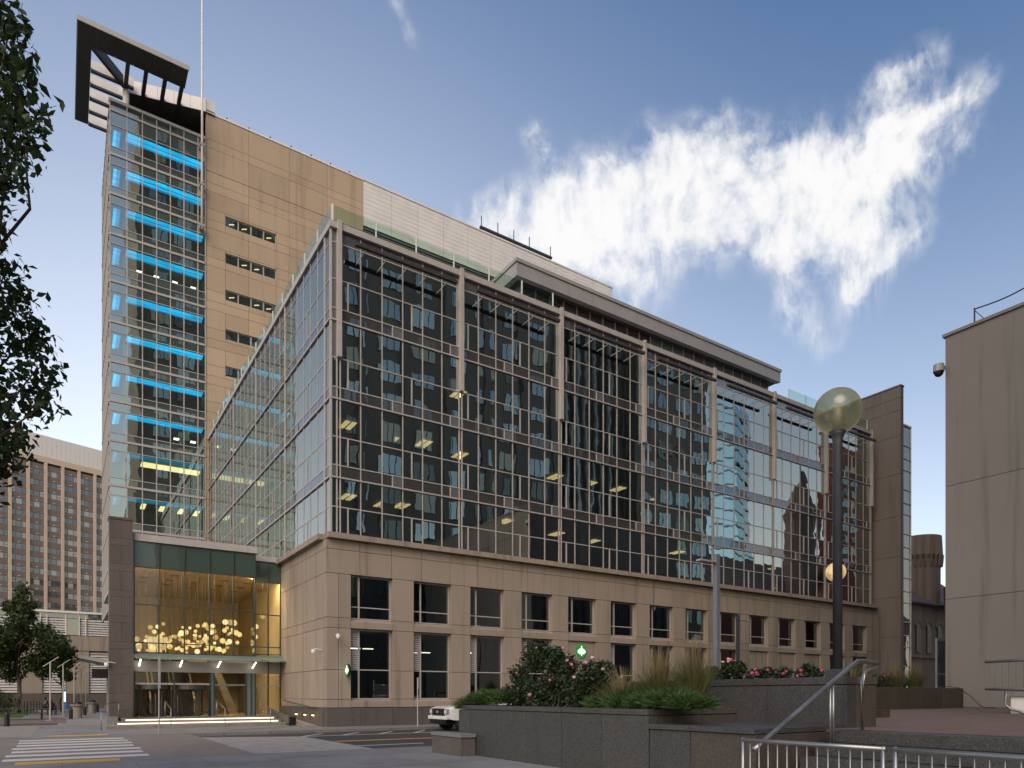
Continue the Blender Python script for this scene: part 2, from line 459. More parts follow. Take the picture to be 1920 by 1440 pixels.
class MB:                    # collects shapes of ONE part
    def __init__(s):
        s.v, s.f = [], []
    def add(s, v, f):
        o = len(s.v)
        s.v += [tuple(p) for p in v]
        s.f += [tuple(i + o for i in q) for q in f]
        return s
    def box(s, x0, x1, y0, y1, z0, z1):
        v = [(x, y, z) for x in (x0, x1) for y in (y0, y1) for z in (z0, z1)]
        return s.add(v, [(0, 1, 3, 2), (4, 6, 7, 5), (0, 4, 5, 1), (2, 3, 7, 6), (0, 2, 6, 4), (1, 5, 7, 3)])
    def prism(s, poly, z0, z1):
        n = len(poly)
        v = [(x, y, z0) for x, y in poly] + [(x, y, z1) for x, y in poly]
        f = [tuple(range(n - 1, -1, -1)), tuple(range(n, 2 * n))] + [(i, (i + 1) % n, n + (i + 1) % n, n + i) for i in range(n)]
        return s.add(v, f)
    def extr(s, poly, axis, a0, a1):     # poly in the two other axes (kept in x,y,z order)
        n = len(poly)
        def P(q, a):
            return (a, q[0], q[1]) if axis == 'x' else ((q[0], a, q[1]) if axis == 'y' else (q[0], q[1], a))
        v = [P(q, a0) for q in poly] + [P(q, a1) for q in poly]
        f = [tuple(range(n - 1, -1, -1)), tuple(range(n, 2 * n))] + [(i, (i + 1) % n, n + (i + 1) % n, n + i) for i in range(n)]
        return s.add(v, f)
    def tube(s, pts, r, seg=8, caps=True):
        pts = [Vector(p) for p in pts]
        rs = r if isinstance(r, (list, tuple)) else [r] * len(pts)
        rings = []
        up = Vector((0, 0, 1))
        for i, p in enumerate(pts):
            d = (pts[min(i + 1, len(pts) - 1)] - pts[max(i - 1, 0)]).normalized()
            u = d.cross(up)
            if u.length < 1e-3: u = d.cross(Vector((1, 0, 0)))
            u.normalize(); w_ = u.cross(d).normalized()
            rings.append([p + (u * math.cos(2 * PI * k / seg) + w_ * math.sin(2 * PI * k / seg)) * rs[i] for k in range(seg)])
        v = [q for rg in rings for q in rg]
        f = [(i * seg + k, i * seg + (k + 1) % seg, (i + 1) * seg + (k + 1) % seg, (i + 1) * seg + k) for i in range(len(pts) - 1) for k in range(seg)]
        if caps:
            f += [tuple(range(seg - 1, -1, -1)), tuple(range((len(pts) - 1) * seg, len(pts) * seg))]
        return s.add(v, f)
    def ball(s, c, r, seg=14, rings=9, sq=(1, 1, 1)):
        v = [(c[0], c[1], c[2] - r * sq[2])]
        for i in range(1, rings):
            a = -PI / 2 + PI * i / rings
            v += [(c[0] + r * sq[0] * math.cos(a) * math.cos(2 * PI * k / seg), c[1] + r * sq[1] * math.cos(a) * math.sin(2 * PI * k / seg), c[2] + r * sq[2] * math.sin(a)) for k in range(seg)]
        v.append((c[0], c[1], c[2] + r * sq[2]))
        f = [(0, 1 + (k + 1) % seg, 1 + k) for k in range(seg)]
        for i in range(rings - 2):
            b0 = 1 + i * seg
            f += [(b0 + k, b0 + (k + 1) % seg, b0 + seg + (k + 1) % seg, b0 + seg + k) for k in range(seg)]
        b0 = 1 + (rings - 2) * seg
        f += [(b0 + k, b0 + (k + 1) % seg, len(v) - 1) for k in range(seg)]
        return s.add(v, f)
    def mesh(s, mat, smooth=False, bev=0.0, name='shape'):
        me = bpy.data.meshes.new(name)
        me.from_pydata(s.v, [], s.f)
        if bev:
            bm = bmesh.new(); bm.from_mesh(me)
            bmesh.ops.bevel(bm, geom=bm.edges[:], offset=bev, segments=2, affect='EDGES', profile=.6)
            bm.to_mesh(me); bm.free()
        me.materials.append(MATS[mat])
        if smooth:
            me.polygons.foreach_set('use_smooth', [True] * len(me.polygons))
        me.update()
        return me
    def build(s, name, mat, parent=None, smooth=False, bev=0.0, mtx=None):
        return mesh_obj(name, s.mesh(mat, smooth, bev, name), parent, mtx)
def copy_tree(o, parent=None, mtx=None):
    c = o.copy()
    COL.objects.link(c)
    if parent is not None:
        c.parent = parent
    if mtx is not None:
        c.matrix_basis = mtx
    L[c] = L[o]
    for ch in list(o.children):
        copy_tree(ch, c)
    return c
def pane(name, x0, x1, y0, y1, z0, z1, mat, parent, tilt=.0022):
    return box(name, x0, x1, y0, y1, z0, z1, mat, parent, (random.gauss(0, tilt), 0, 0) if (x1 - x0) > (y1 - y0) and False else (random.gauss(0, tilt) if (x1 - x0) > (y1 - y0) else 0, random.gauss(0, tilt) if (x1 - x0) <= (y1 - y0) else 0, random.gauss(0, tilt)))
def struct(o):
    o['kind'] = 'structure'
    return o
# ------------------------------------------------------------------ ground, road, pavements
def slab(name, x0, x1, y0, y1, z1, mat, th=.2, parent=None):
    return struct(box(name, x0, x1, y0, y1, z1 - th, z1, mat, parent)) if parent is None else box(name, x0, x1, y0, y1, z1 - th, z1, mat, parent)
CURB_N, CURB_F = 20.0, 32.3
slab('ground', -900, 900, -700, 1300, -.20, 'far_ground', .3)
road = slab('road', -220, 320, CURB_N - .2, CURB_F + .2, -.12, 'asphalt', .06)
slab('near_pavement', -220, 320, -8.9, CURB_N - .16, 0, 'sidewalk', .18)
slab('far_pavement', -220, 320, CURB_F + .16, 120, 0, 'sidewalk', .18)
for nm, y in (('near_kerb', CURB_N - .16), ('far_kerb', CURB_F)):
    k = root(nm, None, None, (0, y, -.16)); struct(k)
    x = -40.0
    while x < 110:
        if not (-12 < x < 4):                      # level with the raised crossing there
            box('kerb_stone', x, x + 1.97, y, y + .16, -.18, .012, 'granite_cap', k)
        x += 2.0
cross = slab('raised_crossing', -12, 4.6, CURB_N - .02, CURB_F + .02, -.012, 'crossing_brick', .16)
rp = MB()
rp.extr([(4.6, -.16), (8.6, -.16), (8.6, -.105), (4.6, -.012)], 'y', CURB_N + .05, CURB_F - 2.9)
ramp = struct(rp.build('crossing_ramp', 'ramp_paint'))
for i in range(7):
    y = 21.3 + i * 1.5
    ex = random.uniform(-.06, .06)
    box('marking', -1.25 + ex, 2.05 + ex, y, y + .66, -.0118, -.008, 'zebra_paint', cross)
for y, x0, x1 in ((20.05, -.95, 1.25), (33.0, -.45, 1.6)):
    sh = box('tactile_paving', x0, x1, y, y + .62, -.01, .014 if y > 30 else .006, 'tactile_yellow', cross)
box('marking', 8.8, 60, 25.50, 25.62, -.1198, -.114, 'line_yellow', road)
box('marking', 8.8, 60, 25.74, 25.86, -.1198, -.114, 'line_yellow', road)
box('marking', 8.3, 11.2, 22.95, 23.09, -.1198, -.114, 'line_white', road)
box('marking', 13.5, 16.5, 22.95, 23.09, -.1198, -.114, 'line_white', road)
box('marking', 8.4, 15.6, 29.50, 29.62, -.1198, -.114, 'line_white', road)
for i in range(4):
    m = Matrix.Translation((9.4 + i * 1.75, 30.5, -.117)) @ Matrix.Rotation(R(52), 4, 'Z') @ Matrix.Diagonal((2.3, .14, .006, 1))
    mesh_obj('marking', cube_mesh('line_white'), road, m)
slab('pale_strip', 11.2, 45, CURB_F + .17, 34.9, .006, 'concrete', .05)
# planting beds and lawn of the small park
slab('planting_bed', -9, -.25, 46.0, 48.6, .03, 'mulch', .1)
slab('park_path', -9, 0.2, 48.8, 60.0, .012, 'plaza_brick', .1)
slab('lawn', -30, -2.6, 62, 98, .03, 'lawn_green', .1)
slab('bed_edge', -3.2, -1.0, 33.4, 45.8, .005, 'concrete', .05)

# ------------------------------------------------------------------ the glass office block
YF, XL, XR = 35.70, 11.95, 64.60
YT = 72.1
office = root('office_building', 'long glass office block with beige stone base facing the street', 'building', (XL, YF, 0))
ROWS = [(10.32, 11.77, 'low'), (11.77, 13.32, 'vis'), (13.32, 14.0, 'sp'), (14.0, 15.52, 'low'), (15.52, 17.53, 'vis'), (17.53, 18.18, 'sp'),
        (18.18, 19.74, 'low'), (19.74, 21.72, 'vis'), (21.72, 22.39, 'sp'), (22.39, 23.94, 'low'), (23.94, 25.9, 'vis'), (25.9, 26.54, 'top')]
BAY, P6 = 7.46, 7.46 / 6
bays = [12.37 + BAY * j for j in range(8)]
glz, spn = [], []          # (x0,x1,y0,y1,z0,z1,mat)
G = .035
for j in range(7):
    for (z0, z1, ty) in ROWS:
        if ty == 'vis':
            cuts = [0, 1, 2, 3, 4, 5, 6]
        elif ty == 'low':
            cuts = [0, .42, 1, 2, 3, 3.45, 4, 5, 6]
        elif ty == 'top':
            cuts = [0, 1, 2, 3, 4, 5, 6]
        else:
            cuts = [0, 1, 2.5, 3, 4, 5.45, 6]
        for a, b in zip(cuts[:-1], cuts[1:]):
            x0, x1 = bays[j] + a * P6, bays[j] + b * P6
            q = (x0 + G, x1 - G, YF, YF + .024, z0 + G, z1 - G)
            if ty in ('vis', 'low'):
                glz.append(q + ('office_glass',))
            else:
                spn.append(q + ('clerestory' if ty == 'top' else ('spandrel_grey' if b - a < .6 else 'spandrel'),))
            if ty in ('low', 'sp') and b != int(b):
                box('glazing_bar', x1 - .03, x1 + .03, YF - .05, YF + .08, z0 + .03, z1 - .03, 'mullion', office)
# left face, running back to the tower
ym = [35.7, 36.6] + [36.6 + 1.32 * i for i in range(1, 27)] + [72.0]
for i in range(len(ym) - 1):
    for (z0, z1, ty) in ROWS:
        q = (XL, XL + .024, ym[i] + G, ym[i + 1] - G, z0 + G, z1 - G)
        (glz if ty in ('vis', 'low') else spn).append(q + (('office_glass' if ty in ('vis', 'low') else 'spandrel'),))
# corner return beside the first pilaster
for (z0, z1, ty) in ROWS:
    q = (XL + .06, 12.30, YF, YF + .024, z0 + G, z1 - G)
    if z0 > 19.5 or ty == 'sp':
        spn.append(q + ('spandrel_grey',))
    else:
        glz.append(q + ('office_glass',))
def seen_size(q):
    x, y, z = (q[0] + q[1]) / 2, (q[2] + q[3]) / 2, (q[4] + q[5]) / 2
    d = Vector((x, y, z - EYE))
    n = Vector((0, -1, 0)) if (q[1] - q[0]) > (q[3] - q[2]) else Vector((-1, 0, 0))
    ar = max(q[1] - q[0], q[3] - q[2]) * (q[5] - q[4])
    return ar * abs(d.normalized().dot(n)) / d.length_squared
def lay(specs, name, parent, limit=300):
    specs.sort(key=seen_size, reverse=True)
    for q in specs[:limit]:
        pane(name, *q[:6], q[6], parent)
    rest = {}
    for q in specs[limit:]:
        rest.setdefault(q[6], MB()).box(*q[:6])
    for mt, mb in rest.items():
        tag(mb.build(name, mt, parent), kind='stuff')
lay(glz, 'window_pane', office, 298)
lay(spn, 'spandrel_panel', office, 298)
ZB, ZTOP = 10.28, 26.58
for j in range(7):
    for k in range(6):
        x = bays[j] + k * P6
        if k == 0:
            continue
        h = 26.54
        box('mullion', x - .027, x + .027, YF - .035, YF + .09, ZB, h, 'mullion', office)
for j in range(8):
    x = bays[j]
    box('mullion', x - .12, x - .06, YF - .05, YF + .09, ZB, ZTOP, 'mullion', office)
    box('mullion', x + .06, x + .12, YF - .05, YF + .09, ZB, ZTOP, 'mullion', office)
    box('pilaster', x - .12, x + .10, YF - .30, YF - .06, 19.72, 27.0, 'mullion', office)
for i, y in enumerate(ym[1:-1]):
    hv = (i % 6 == 0)
    box('mullion', XL - (.07 if hv else .025), XL + .09, y - (.06 if hv else .027), y + (.06 if hv else .027), ZB, ZTOP, 'mullion', office)
    if i % 3 == 2 and y < 60:
        for (z0, z1, ty) in ROWS:
            if ty == 'low' and i % 2 == 0:
                box('glazing_bar', XL - .04, XL + .08, y + .55, y + .60, z0 + .03, z1 - .03, 'mullion', office)
box('corner_post', XL - .05, XL + .06, YF - .05, YF + .08, ZB, ZTOP, 'mullion', office)
for (z0, z1, ty) in ROWS:
    led = ty == 'sp'
    box('transom', XL - .02, XR, YF - (.03 if not led else .10), YF + .085, z0 - .028, z0 + .028 + (.02 if led else 0), 'mullion', office)
    box('transom', XL - (.02 if not led else .09), XL + .085, YF - .02, 72.0, z0 - .029, z0 + .029 + (.025 if led else 0), 'mullion', office)
box('coping', XL - .10, XR + .1, YF - .20, YF + .6, 26.56, 26.90, 'mullion', office)
box('coping', XL - .12, XL + .6, YF + .6, 72.0, 26.56, 26.88, 'mullion', office)
box('roof_slab', XL + .6, XR, YF + .6, YT, 26.2, 26.5, 'grey_metal', office)
# roof-edge sunshades, one bar on brackets per bay
for j in range(7):
    a, b = bays[j] + .62, bays[j] + 6.75
    sh = box('sunshade', a, b, YF - .98, YF - .78, 25.52, 25.68, 'dark_metal', office)
    for k in range(1, 6):
        x = bays[j] + k * P6
        box('bracket', x - .018, x + .018, YF - .78, YF - .06, 25.52, 25.57, 'grey_metal', sh)
# glass balustrade on the roof edge
def railing(pts_y=None, pts_x=None, fixed=0.0, along='x', a0=0, a1=1, step=2.45, z0=26.86, z1=27.95):
    a = a0
    while a < a1 - .2:
        b = min(a + step, a1)
        if along == 'x':
            pane('rail_panel', a + .03, b - .03, fixed, fixed + .022, z0 + .06, z1, 'rail_glass', office)
            box('rail_post', a - .03, a + .03, fixed - .035, fixed + .05, z0 - .02, z1 + .02, 'white_metal', office)
        else:
            pane('rail_panel', fixed, fixed + .022, a + .03, b - .03, z0 + .06, z1, 'rail_glass', office)
            box('rail_post', fixed - .035, fixed + .05, a - .03, a + .03, z0 - .02, z1 + .02, 'white_metal', office)
        a = b
railing(fixed=YF + .12, along='x', a0=XL + .15, a1=27.0)
railing(fixed=YF + .12, along='x', a0=52.0, a1=XR)
railing(fixed=XL + .1, along='y', a0=YF + .12, a1=71.5)
# inside: floors, ceilings, core, columns and a few lamps
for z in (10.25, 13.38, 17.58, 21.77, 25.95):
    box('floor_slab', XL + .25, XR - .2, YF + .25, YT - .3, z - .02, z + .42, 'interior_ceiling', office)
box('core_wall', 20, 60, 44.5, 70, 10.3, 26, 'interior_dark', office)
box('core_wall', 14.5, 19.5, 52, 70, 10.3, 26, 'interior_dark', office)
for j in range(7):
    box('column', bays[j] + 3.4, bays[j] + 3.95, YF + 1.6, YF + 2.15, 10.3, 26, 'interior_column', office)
for (x, y, z) in ((13.6, 38.6, 17.5), (16.6, 39.4, 17.5), (18.6, 38.8, 17.5), (13.6, 38.6, 13.3), (15.9, 39.0, 13.3), (17.0, 38.6, 13.3), (21.5, 39.4, 17.5), (29.4, 39.5, 17.5),
                  (32.5, 39.4, 17.5), (35.2, 39.2, 17.5), (29.3, 39.2, 13.3), (33, 39.6, 13.3), (39.6, 39.3, 17.5), (21.6, 39.8, 21.7), (24.3, 38.2, 13.3), (41.3, 38.9, 13.3), (54, 38.8, 13.3)):
    lt = MB(); lt.box(x, x + .28, y - .6, y + .6, z - .07, z - .03); lt.box(x + .40, x + .68, y - .6, y + .6, z - .07, z - .03)
    lt.build('ceiling_light', 'office_lamp', office)
# the stone base
SY, SX_ = 35.35, 11.60
J = .012
def spanel(x0, x1, y0, y1, z0, z1, mat='limestone'):
    return box('stone_panel', x0 + J, x1 - J, y0, y1, z0 + J, z1 - J, mat, office)
wx = [12.94 + 3.692 * i for i in range(14)]
WW = 2.40
XE = 64.9
blank = {4, 9, 10, 11}
edges = [SX_]
zr = [1.45, 3.02, 5.25, 5.80, 8.14]
for i in range(15):
    l = SX_ if i == 0 else wx[i - 1] + WW
    r = wx[i] if i < 14 else XE
    parts = [l, r] if r - l < 1.6 else [l, (l + r) / 2, r]
    if i == 0: parts = [l, l + .66, r]
    for a, b in zip(parts[:-1], parts[1:]):
        y1 = SY + .5
        for z0, z1 in zip([1.0] + zr[:-1], zr):
            spanel(a, b, SY, y1, z0, z1)
for i in range(14):                                   # panels under the sills and on the blank bays
    l, r = wx[i], wx[i] + WW
    s1 = MB(); s1.extr([(SY - .02, 5.27), (SY + .5, 5.27), (SY + .5, 5.78), (SY + .26, 5.78), (SY - .02, 5.62)], 'x', l + J, r - J)
    s1.build('sill', 'limestone', office)
    if i in blank:
        spanel(l, r, SY + .12, SY + .5, 1.0, 3.0); spanel(l, r, SY + .12, SY + .5, 3.0, 5.25)
    else:
        s2 = MB(); s2.extr([(SY - .02, 1.02), (SY + .5, 1.02), (SY + .5, 1.44), (SY + .26, 1.44), (SY - .02, 1.32)], 'x', l + J, r - J)
        s2.build('sill', 'limestone', office)
n = 29
for i in range(n):                                    # two bands above the windows
    a, b = SX_ + (XE - SX_) * i / n, SX_ + (XE - SX_) * (i + 1) / n
    spanel(a, b, SY, SY + .5, 8.14, 9.42)
    spanel(a, b, SY, SY + .5, 9.42, 9.93)
    box('base_stone', a + .008, b - .008, SY - .12, SY + .4, -.02, .985, 'granite_base', office)
    box('ledge_stone', a + .006, b - .006, SY - .32, YF + .05, 9.95, 10.24, 'limestone', office)
for i in range(7):
    a, b = SY + .5 + 8.5 * i / 7, SY + .5 + 8.5 * (i + 1) / 7
    for z0, z1 in zip([1.0] + zr[:-1] + [8.14, 9.42], zr + [9.42, 9.93]):
        box('stone_panel', SX_, SX_ + .5, a + J, b - J, z0 + J, z1 - J, 'limestone', office)
    box('base_stone', SX_ - .10, SX_ + .4, a + .008 - .2, b - .008 - .2, -.02, .985, 'granite_base', office)
    box('ledge_stone', SX_ - .30, XL + .05, a + .006, b - .006, 9.95, 10.24, 'limestone', office)
box('stone_panel', 64.9, 65.6, SY + .02, YF + 8, 0, 10, 'limestone', office)
fr_top, fr_low = None, None
def frame_mesh(wd, bars_v, bars_h, z0, z1, th=.055):
    m = MB()
    for x in (0, wd):
        m.box(x - (0 if x == 0 else th), x + (th if x == 0 else 0), 0, .12, z0, z1)
    for z in (z0, z1 - th):
        m.box(th, wd - th, .001, .119, z, z + th)
    for x, a, b in bars_v:
        m.box(x - .04, x + .04, -.012, .11, a, b)
    for z, a, b in bars_h:
        m.box(a, b, -.008, .105, z - .03, z + .03)
    return m
up = frame_mesh(WW, [(.55, 5.86, 8.07)], [(6.45, .06, WW - .06)], 5.80, 8.13)
up_me = up.mesh('mullion', name='window')
lo = frame_mesh(WW, [(.55, 1.5, 5.2)], [(3.05, .06, WW - .06)], 1.45, 5.24)
lo_me = lo.mesh('mullion', name='window')
lv = MB()
for k in range(17):
    z = 3.12 + k * .122
    lv.extr([(.0, z), (.012, z), (.07, z + .10), (.058, z + .10)], 'x', .06, .51)
lv_me = lv.mesh('mullion', name='louver')
for i in range(14):
    mt = Matrix.Translation((wx[i], SY + .30, 0))
    wo = mesh_obj('window', up_me, office, mt)
    x = wx[i]
    for (a, b, z0, z1) in ((.06, .51, 6.48, 8.07), (.59, WW - .06, 6.48, 8.07), (.06, .51, 5.86, 6.42), (.59, WW - .06, 5.86, 6.42)):
        pane('pane', x + a, x + b, SY + .34, SY + .36, z0, z1, 'base_glass', wo, .003)
    if i not in blank:
        wo = mesh_obj('window', lo_me, office, mt)
        mesh_obj('louver', lv_me, wo, mt)
        for (a, b, z0, z1) in ((.59, WW - .06, 3.08, 5.18), (.06, .51, 1.51, 3.02), (.59, WW - .06, 1.51, 3.02)):
            pane('pane', x + a, x + b, SY + .34, SY + .36, z0, z1, 'base_glass', wo, .003)
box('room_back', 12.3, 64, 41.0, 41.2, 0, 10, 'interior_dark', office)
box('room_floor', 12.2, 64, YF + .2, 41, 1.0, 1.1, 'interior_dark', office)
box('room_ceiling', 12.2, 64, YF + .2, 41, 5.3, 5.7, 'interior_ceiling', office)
for (x, z) in ((13.8, 4.4), (14.6, 4.4), (17.5, 4.3), (18.3, 4.3), (21.2, 4.4)):
    box('ceiling_light', x, x + .6, 37.8, 38.0, z - .05, z, 'canopy_lamp', office)
for (x, z) in ((25.6, 7.8), (21.0, 8.3), (21.8, 8.3), (49.6, 7.0), (54.2, 7.8), (29.6, 7.2)):
    box('ceiling_light', x, x + .35, 38.6, 39.1, z - .06, z, 'office_lamp', office)

# penthouse on the roof of the office block
pent = root('roof_penthouse', 'flat-roofed grey penthouse set back on the office block roof', 'penthouse', (26.4, 39.5, 26.5))
PX0, PX1, PY0, PY1 = 26.4, 56.1, 39.5, 60.0
n = 13
for i in range(n):
    a, b = PX0 + (PX1 - PX0) * i / n, PX0 + (PX1 - PX0) * (i + 1) / n
    box('fascia_panel', a + .01, b - .01, PY0, PY0 + .4, 30.93, 31.85, 'fascia_metal', pent)
for i in range(8):
    a, b = PY0 + .4 + 20 * i / 8, PY0 + .4 + 20 * (i + 1) / 8
    box('fascia_panel', PX0, PX0 + .4, a + .01, b - .01, 30.93, 31.85, 'fascia_metal', pent)
box('roof_edge', PX0 - .08, PX1 + .08, PY0 - .08, PY1, 31.87, 32.12, 'fascia_metal', pent)
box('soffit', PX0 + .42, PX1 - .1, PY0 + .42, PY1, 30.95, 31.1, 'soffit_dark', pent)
n = 22
for i in range(n):
    a, b = PX0 + .9 + (PX1 - PX0 - 1.6) * i / n, PX0 + .9 + (PX1 - PX0 - 1.6) * (i + 1) / n
    if a < 39.5:
        m = MB()
        for k in range(26):
            z = 26.6 + k * .165
            m.extr([(PY0 + .8, z), (PY0 + .83, z), (PY0 + .92, z + .15), (PY0 + .89, z + .15)], 'x', a + .03, b - .03)
        m.build('louver_panel', 'louver_dark', pent)
    else:
        pane('window_pane', a + .03, b - .03, PY0 + .8, PY0 + .83, 26.6, 30.93, 'penthouse_glass', pent)
    box('mullion', a - .028, a + .028, PY0 + .74, PY0 + .90, 26.5, 30.94, 'fascia_metal', pent)
box('side_wall', PX0 + .8, PX0 + .9, PY0 + .9, PY1, 26.5, 30.94, 'louver_dark', pent)
box('side_wall', PX1 - .7, PX1 - .6, PY0 + .9, PY1, 26.5, 30.94, 'fascia_metal', pent)
box('plant_room', PX0 + 1.2, PX1 - 1.2, PY0 + 1.1, PY1, 26.5, 30.9, 'interior_dark', pent)

# ------------------------------------------------------------------ the tower behind
tower = root('office_tower', 'tall beige tower with blue-lit glass corner and white panelled top', 'tower', (3.6, YT, 0))
TX = [3.62, 4.98, 6.24, 7.42, 8.59, 9.76, 10.99, 11.66]
HV = [55.08, 51.07, 47.47, 43.80, 39.50, 35.80, 32.17, 28.57, 24.96, 20.87, 16.90, 13.3, 9.5]
trow = [(55.08, 55.9, 'sp')]
for i in range(len(HV) - 1):
    a, b = HV[i], HV[i + 1]
    if i == 0:
        trow += [(53.75, a, 'sp'), (51.8, 53.75, 'vis'), (b, 51.8, 'sp')]
    elif i == 3:
        trow += [(a - .85, a, 'sp'), (a - 2.85, a - .85, 'vis'), (a - 3.6, a - 2.85, 'sp'), (b, a - 3.6, 'sp')]
    else:
        v = a - b - 1.6
        trow += [(a - .89, a, 'sp'), (b + .71, a - .89, 'vis'), (b, b + .71, 'sp')]
tp, ts = [], []
for (z0, z1, ty) in trow:
    if z1 < 9.4: continue
    for i in range(7):
        x0, x1 = TX[i] + .03, TX[i + 1] - .03
        q = (x0, x1, YT, YT + .024, z0 + .03, z1 - .03)
        if i == 6 and z0 > 43.5:
            if ty == 'sp' and z1 in HV[:4]:
                box('stone_panel', x0, x1, YT - .05, YT + .2, z0 + .02, z1 - .02, 'tower_stone', tower); continue
        if ty == 'vis': tp.append(q + ('tower_glass',))
        else: ts.append(q + ('tower_spandrel',))
lay(tp, 'window_pane', tower, 290)
lay(ts, 'spandrel_panel', tower, 290)
for (z0, z1, ty) in trow:
    hv = min(abs(z0 - h) for h in HV) < .02
    box('transom', TX[0] - .03, TX[-1], YT - (.10 if hv else .05), YT + .06, z0 - (.10 if hv else .032), z0 + (.10 if hv else .032), 'mullion', tower)
    for yy0 in (0,):
        box('transom', TX[0] - (.11 if hv else .06), TX[0] + .05, YT + .05, YT + 13, z0 - (.09 if hv else .03), z0 + (.09 if hv else .03), 'mullion', tower)
for x in TX:
    box('mullion', x - .04, x + .04, YT - .07, YT + .07, 9.4, 55.92, 'mullion', tower)
for k in range(1, 12):
    y = YT + k * 1.15
    box('mullion', TX[0] - .09, TX[0] + .05, y - .04, y + .04, 9.4, 55.92, 'mullion', tower)
sidep = []
for (z0, z1, ty) in trow:
    mbq = MB(); 
    for k in range(11):
        mbq.box(TX[0], TX[0] + .02, YT + k * 1.15 + .05, YT + (k + 1) * 1.15 - .05, z0 + .03, z1 - .03)
    tag(mbq.build('side_glazing', 'tower_glass' if ty == 'vis' else 'tower_spandrel', tower), kind='stuff')
box('coping', TX[0] - .10, TX[-1] + .05, YT - .12, YT + .3, 55.86, 56.12, 'mullion', tower)
for i in range(len(HV) - 1):
    a, b = HV[i], HV[i + 1]
    zt = a - (1.33 if i == 0 else .86)
    box('floor_slab', TX[0] + .15, 11.55, YT + .15, YT + 12.8, zt - .02, zt + .5, 'interior_ceiling', tower)
    if i < 11:
        cv = MB()
        cv.box(4.95, 11.5, YT + .24, YT + .66, zt - .10, zt - .03); cv.box(4.95, 11.5, YT + .82, YT + 1.12, zt - .10, zt - .03)
        cv.box(3.95, 4.2, YT + .55, YT + 3.4, zt - .10, zt - .03)
        cvo = cv.build('glow_strip', 'blue_light' if i < 8 else 'blue_light_dim', tower)
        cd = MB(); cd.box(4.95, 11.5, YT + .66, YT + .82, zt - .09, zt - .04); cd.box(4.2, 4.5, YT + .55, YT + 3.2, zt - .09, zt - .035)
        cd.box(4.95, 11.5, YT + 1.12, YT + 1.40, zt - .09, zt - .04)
        cd.build('cove_shading', 'blue_shade' if i < 8 else 'blue_shade_dim', cvo)  # stepped shading of the cove, painted as dimmer glowing strips
    box('column', 4.75, 5.2, YT + 1.5, YT + 1.95, b, zt, 'interior_column', tower)
    box('back_wall', 5.3, 11.4, YT + 3.6, YT + 3.75, b, zt, 'interior_dark', tower)
for (x, zt) in ((5.9, 42.94), (7.35, 42.94), (8.95, 42.94), (10.6, 42.94), (9.1, 27.7), (10.6, 27.7)):
    box('ceiling_light', x, x + .45, YT + 1.6, YT + 1.95, zt - 1.0, zt - .9, 'canopy_lamp', tower)
for x in (6.3, 7.9, 9.6, 11.0):
    box('ceiling_light', x, x + .4, YT + 1.4, YT + 3.4, 19.83, 19.9, 'office_lamp', tower)
rg = MB(); rg.tube([(6.6, YT + 1.6, 23.6), (11.2, YT + 1.6, 23.6)], .09, 6)
box('light_soffit', 6.3, 11.4, YT + 1.5, YT + 2.6, 23.72, 23.9, 'office_lamp', tower)
rg.build('ceiling_light', 'warm_line', tower)
# beige stone face with ribbon windows
vx = [11.72, 15.7, 19.72, 23.75, 27.8]
rib = [49.15, 45.50, 41.85, 37.95, 34.3, 30.7]
zj = [58.6, 56.1, 55.3, 53.0]
for h in HV[1:10]:
    zj += [h + 1.9, h + .85, h]
zj = sorted(set(round(z, 2) for z in zj), reverse=True) + [17.0, 10.0]
for zt, zb in zip(zj[:-1], zj[1:]):
    for a, b in zip(vx[:-1], vx[1:]):
        segs = [(a, b, zb, zt)]
        for rt in rib:                              # leave an opening for the ribbon windows
            out = []
            for (p, q, c, d) in segs:
                x0, x1, w0, w1 = 13.5, 18.4, rt - .98, rt
                if p < x1 and q > x0 and c < w1 and d > w0:
                    if p < x0: out.append((p, x0, c, d))
                    if q > x1: out.append((x1, q, c, d))
                    pp, qq = max(p, x0), min(q, x1)
                    if d > w1: out.append((pp, qq, w1, d))
                    if c < w0: out.append((pp, qq, c, w0))
                else:
                    out.append((p, q, c, d))
            segs = out
        for (p, q, c, d) in segs:
            if d - c > .03 and q - p > .03:
                box('stone_panel', p + .012, q - .012, YT, YT + .4, c + .014, d - .014, 'tower_stone', tower)
box('inner_wall', 11.75, 27.78, YT + .45, YT + .6, 10, 58.5, 'interior_dark', tower)
box('coping', 11.75, 27.82, YT - .06, YT + .5, 58.6, 58.78, 'white_metal', tower)
for rt in rib:
    m = MB(); m.box(13.5, 18.4, YT + .12, YT + .25, rt - .06, rt); m.box(13.5, 18.4, YT + .12, YT + .25, rt - .98, rt - .92)
    for k in range(5):
        x = 13.5 + 4.9 * k / 4
        m.box(max(13.5, x - .05), min(18.4, x + .05), YT + .10, YT + .27, rt - .975, rt - .005)
    wo = m.build('window', 'mullion', tower)
    for k in range(4):
        pane('pane', 13.56 + 4.9 * k / 4, 13.44 + 4.9 * (k + 1) / 4, YT + .18, YT + .20, rt - .92, rt - .06, 'tower_glass', wo)
        if rt > 40 and (k + int(rt)) % 3 != 0:
            box('lamp', 13.9 + 1.2 * k, 14.4 + 1.2 * k, YT + .34, YT + .38, rt - .45, rt - .37, 'warm_line' if rt > 45 else 'office_lamp', wo, (0, -.35, 0))
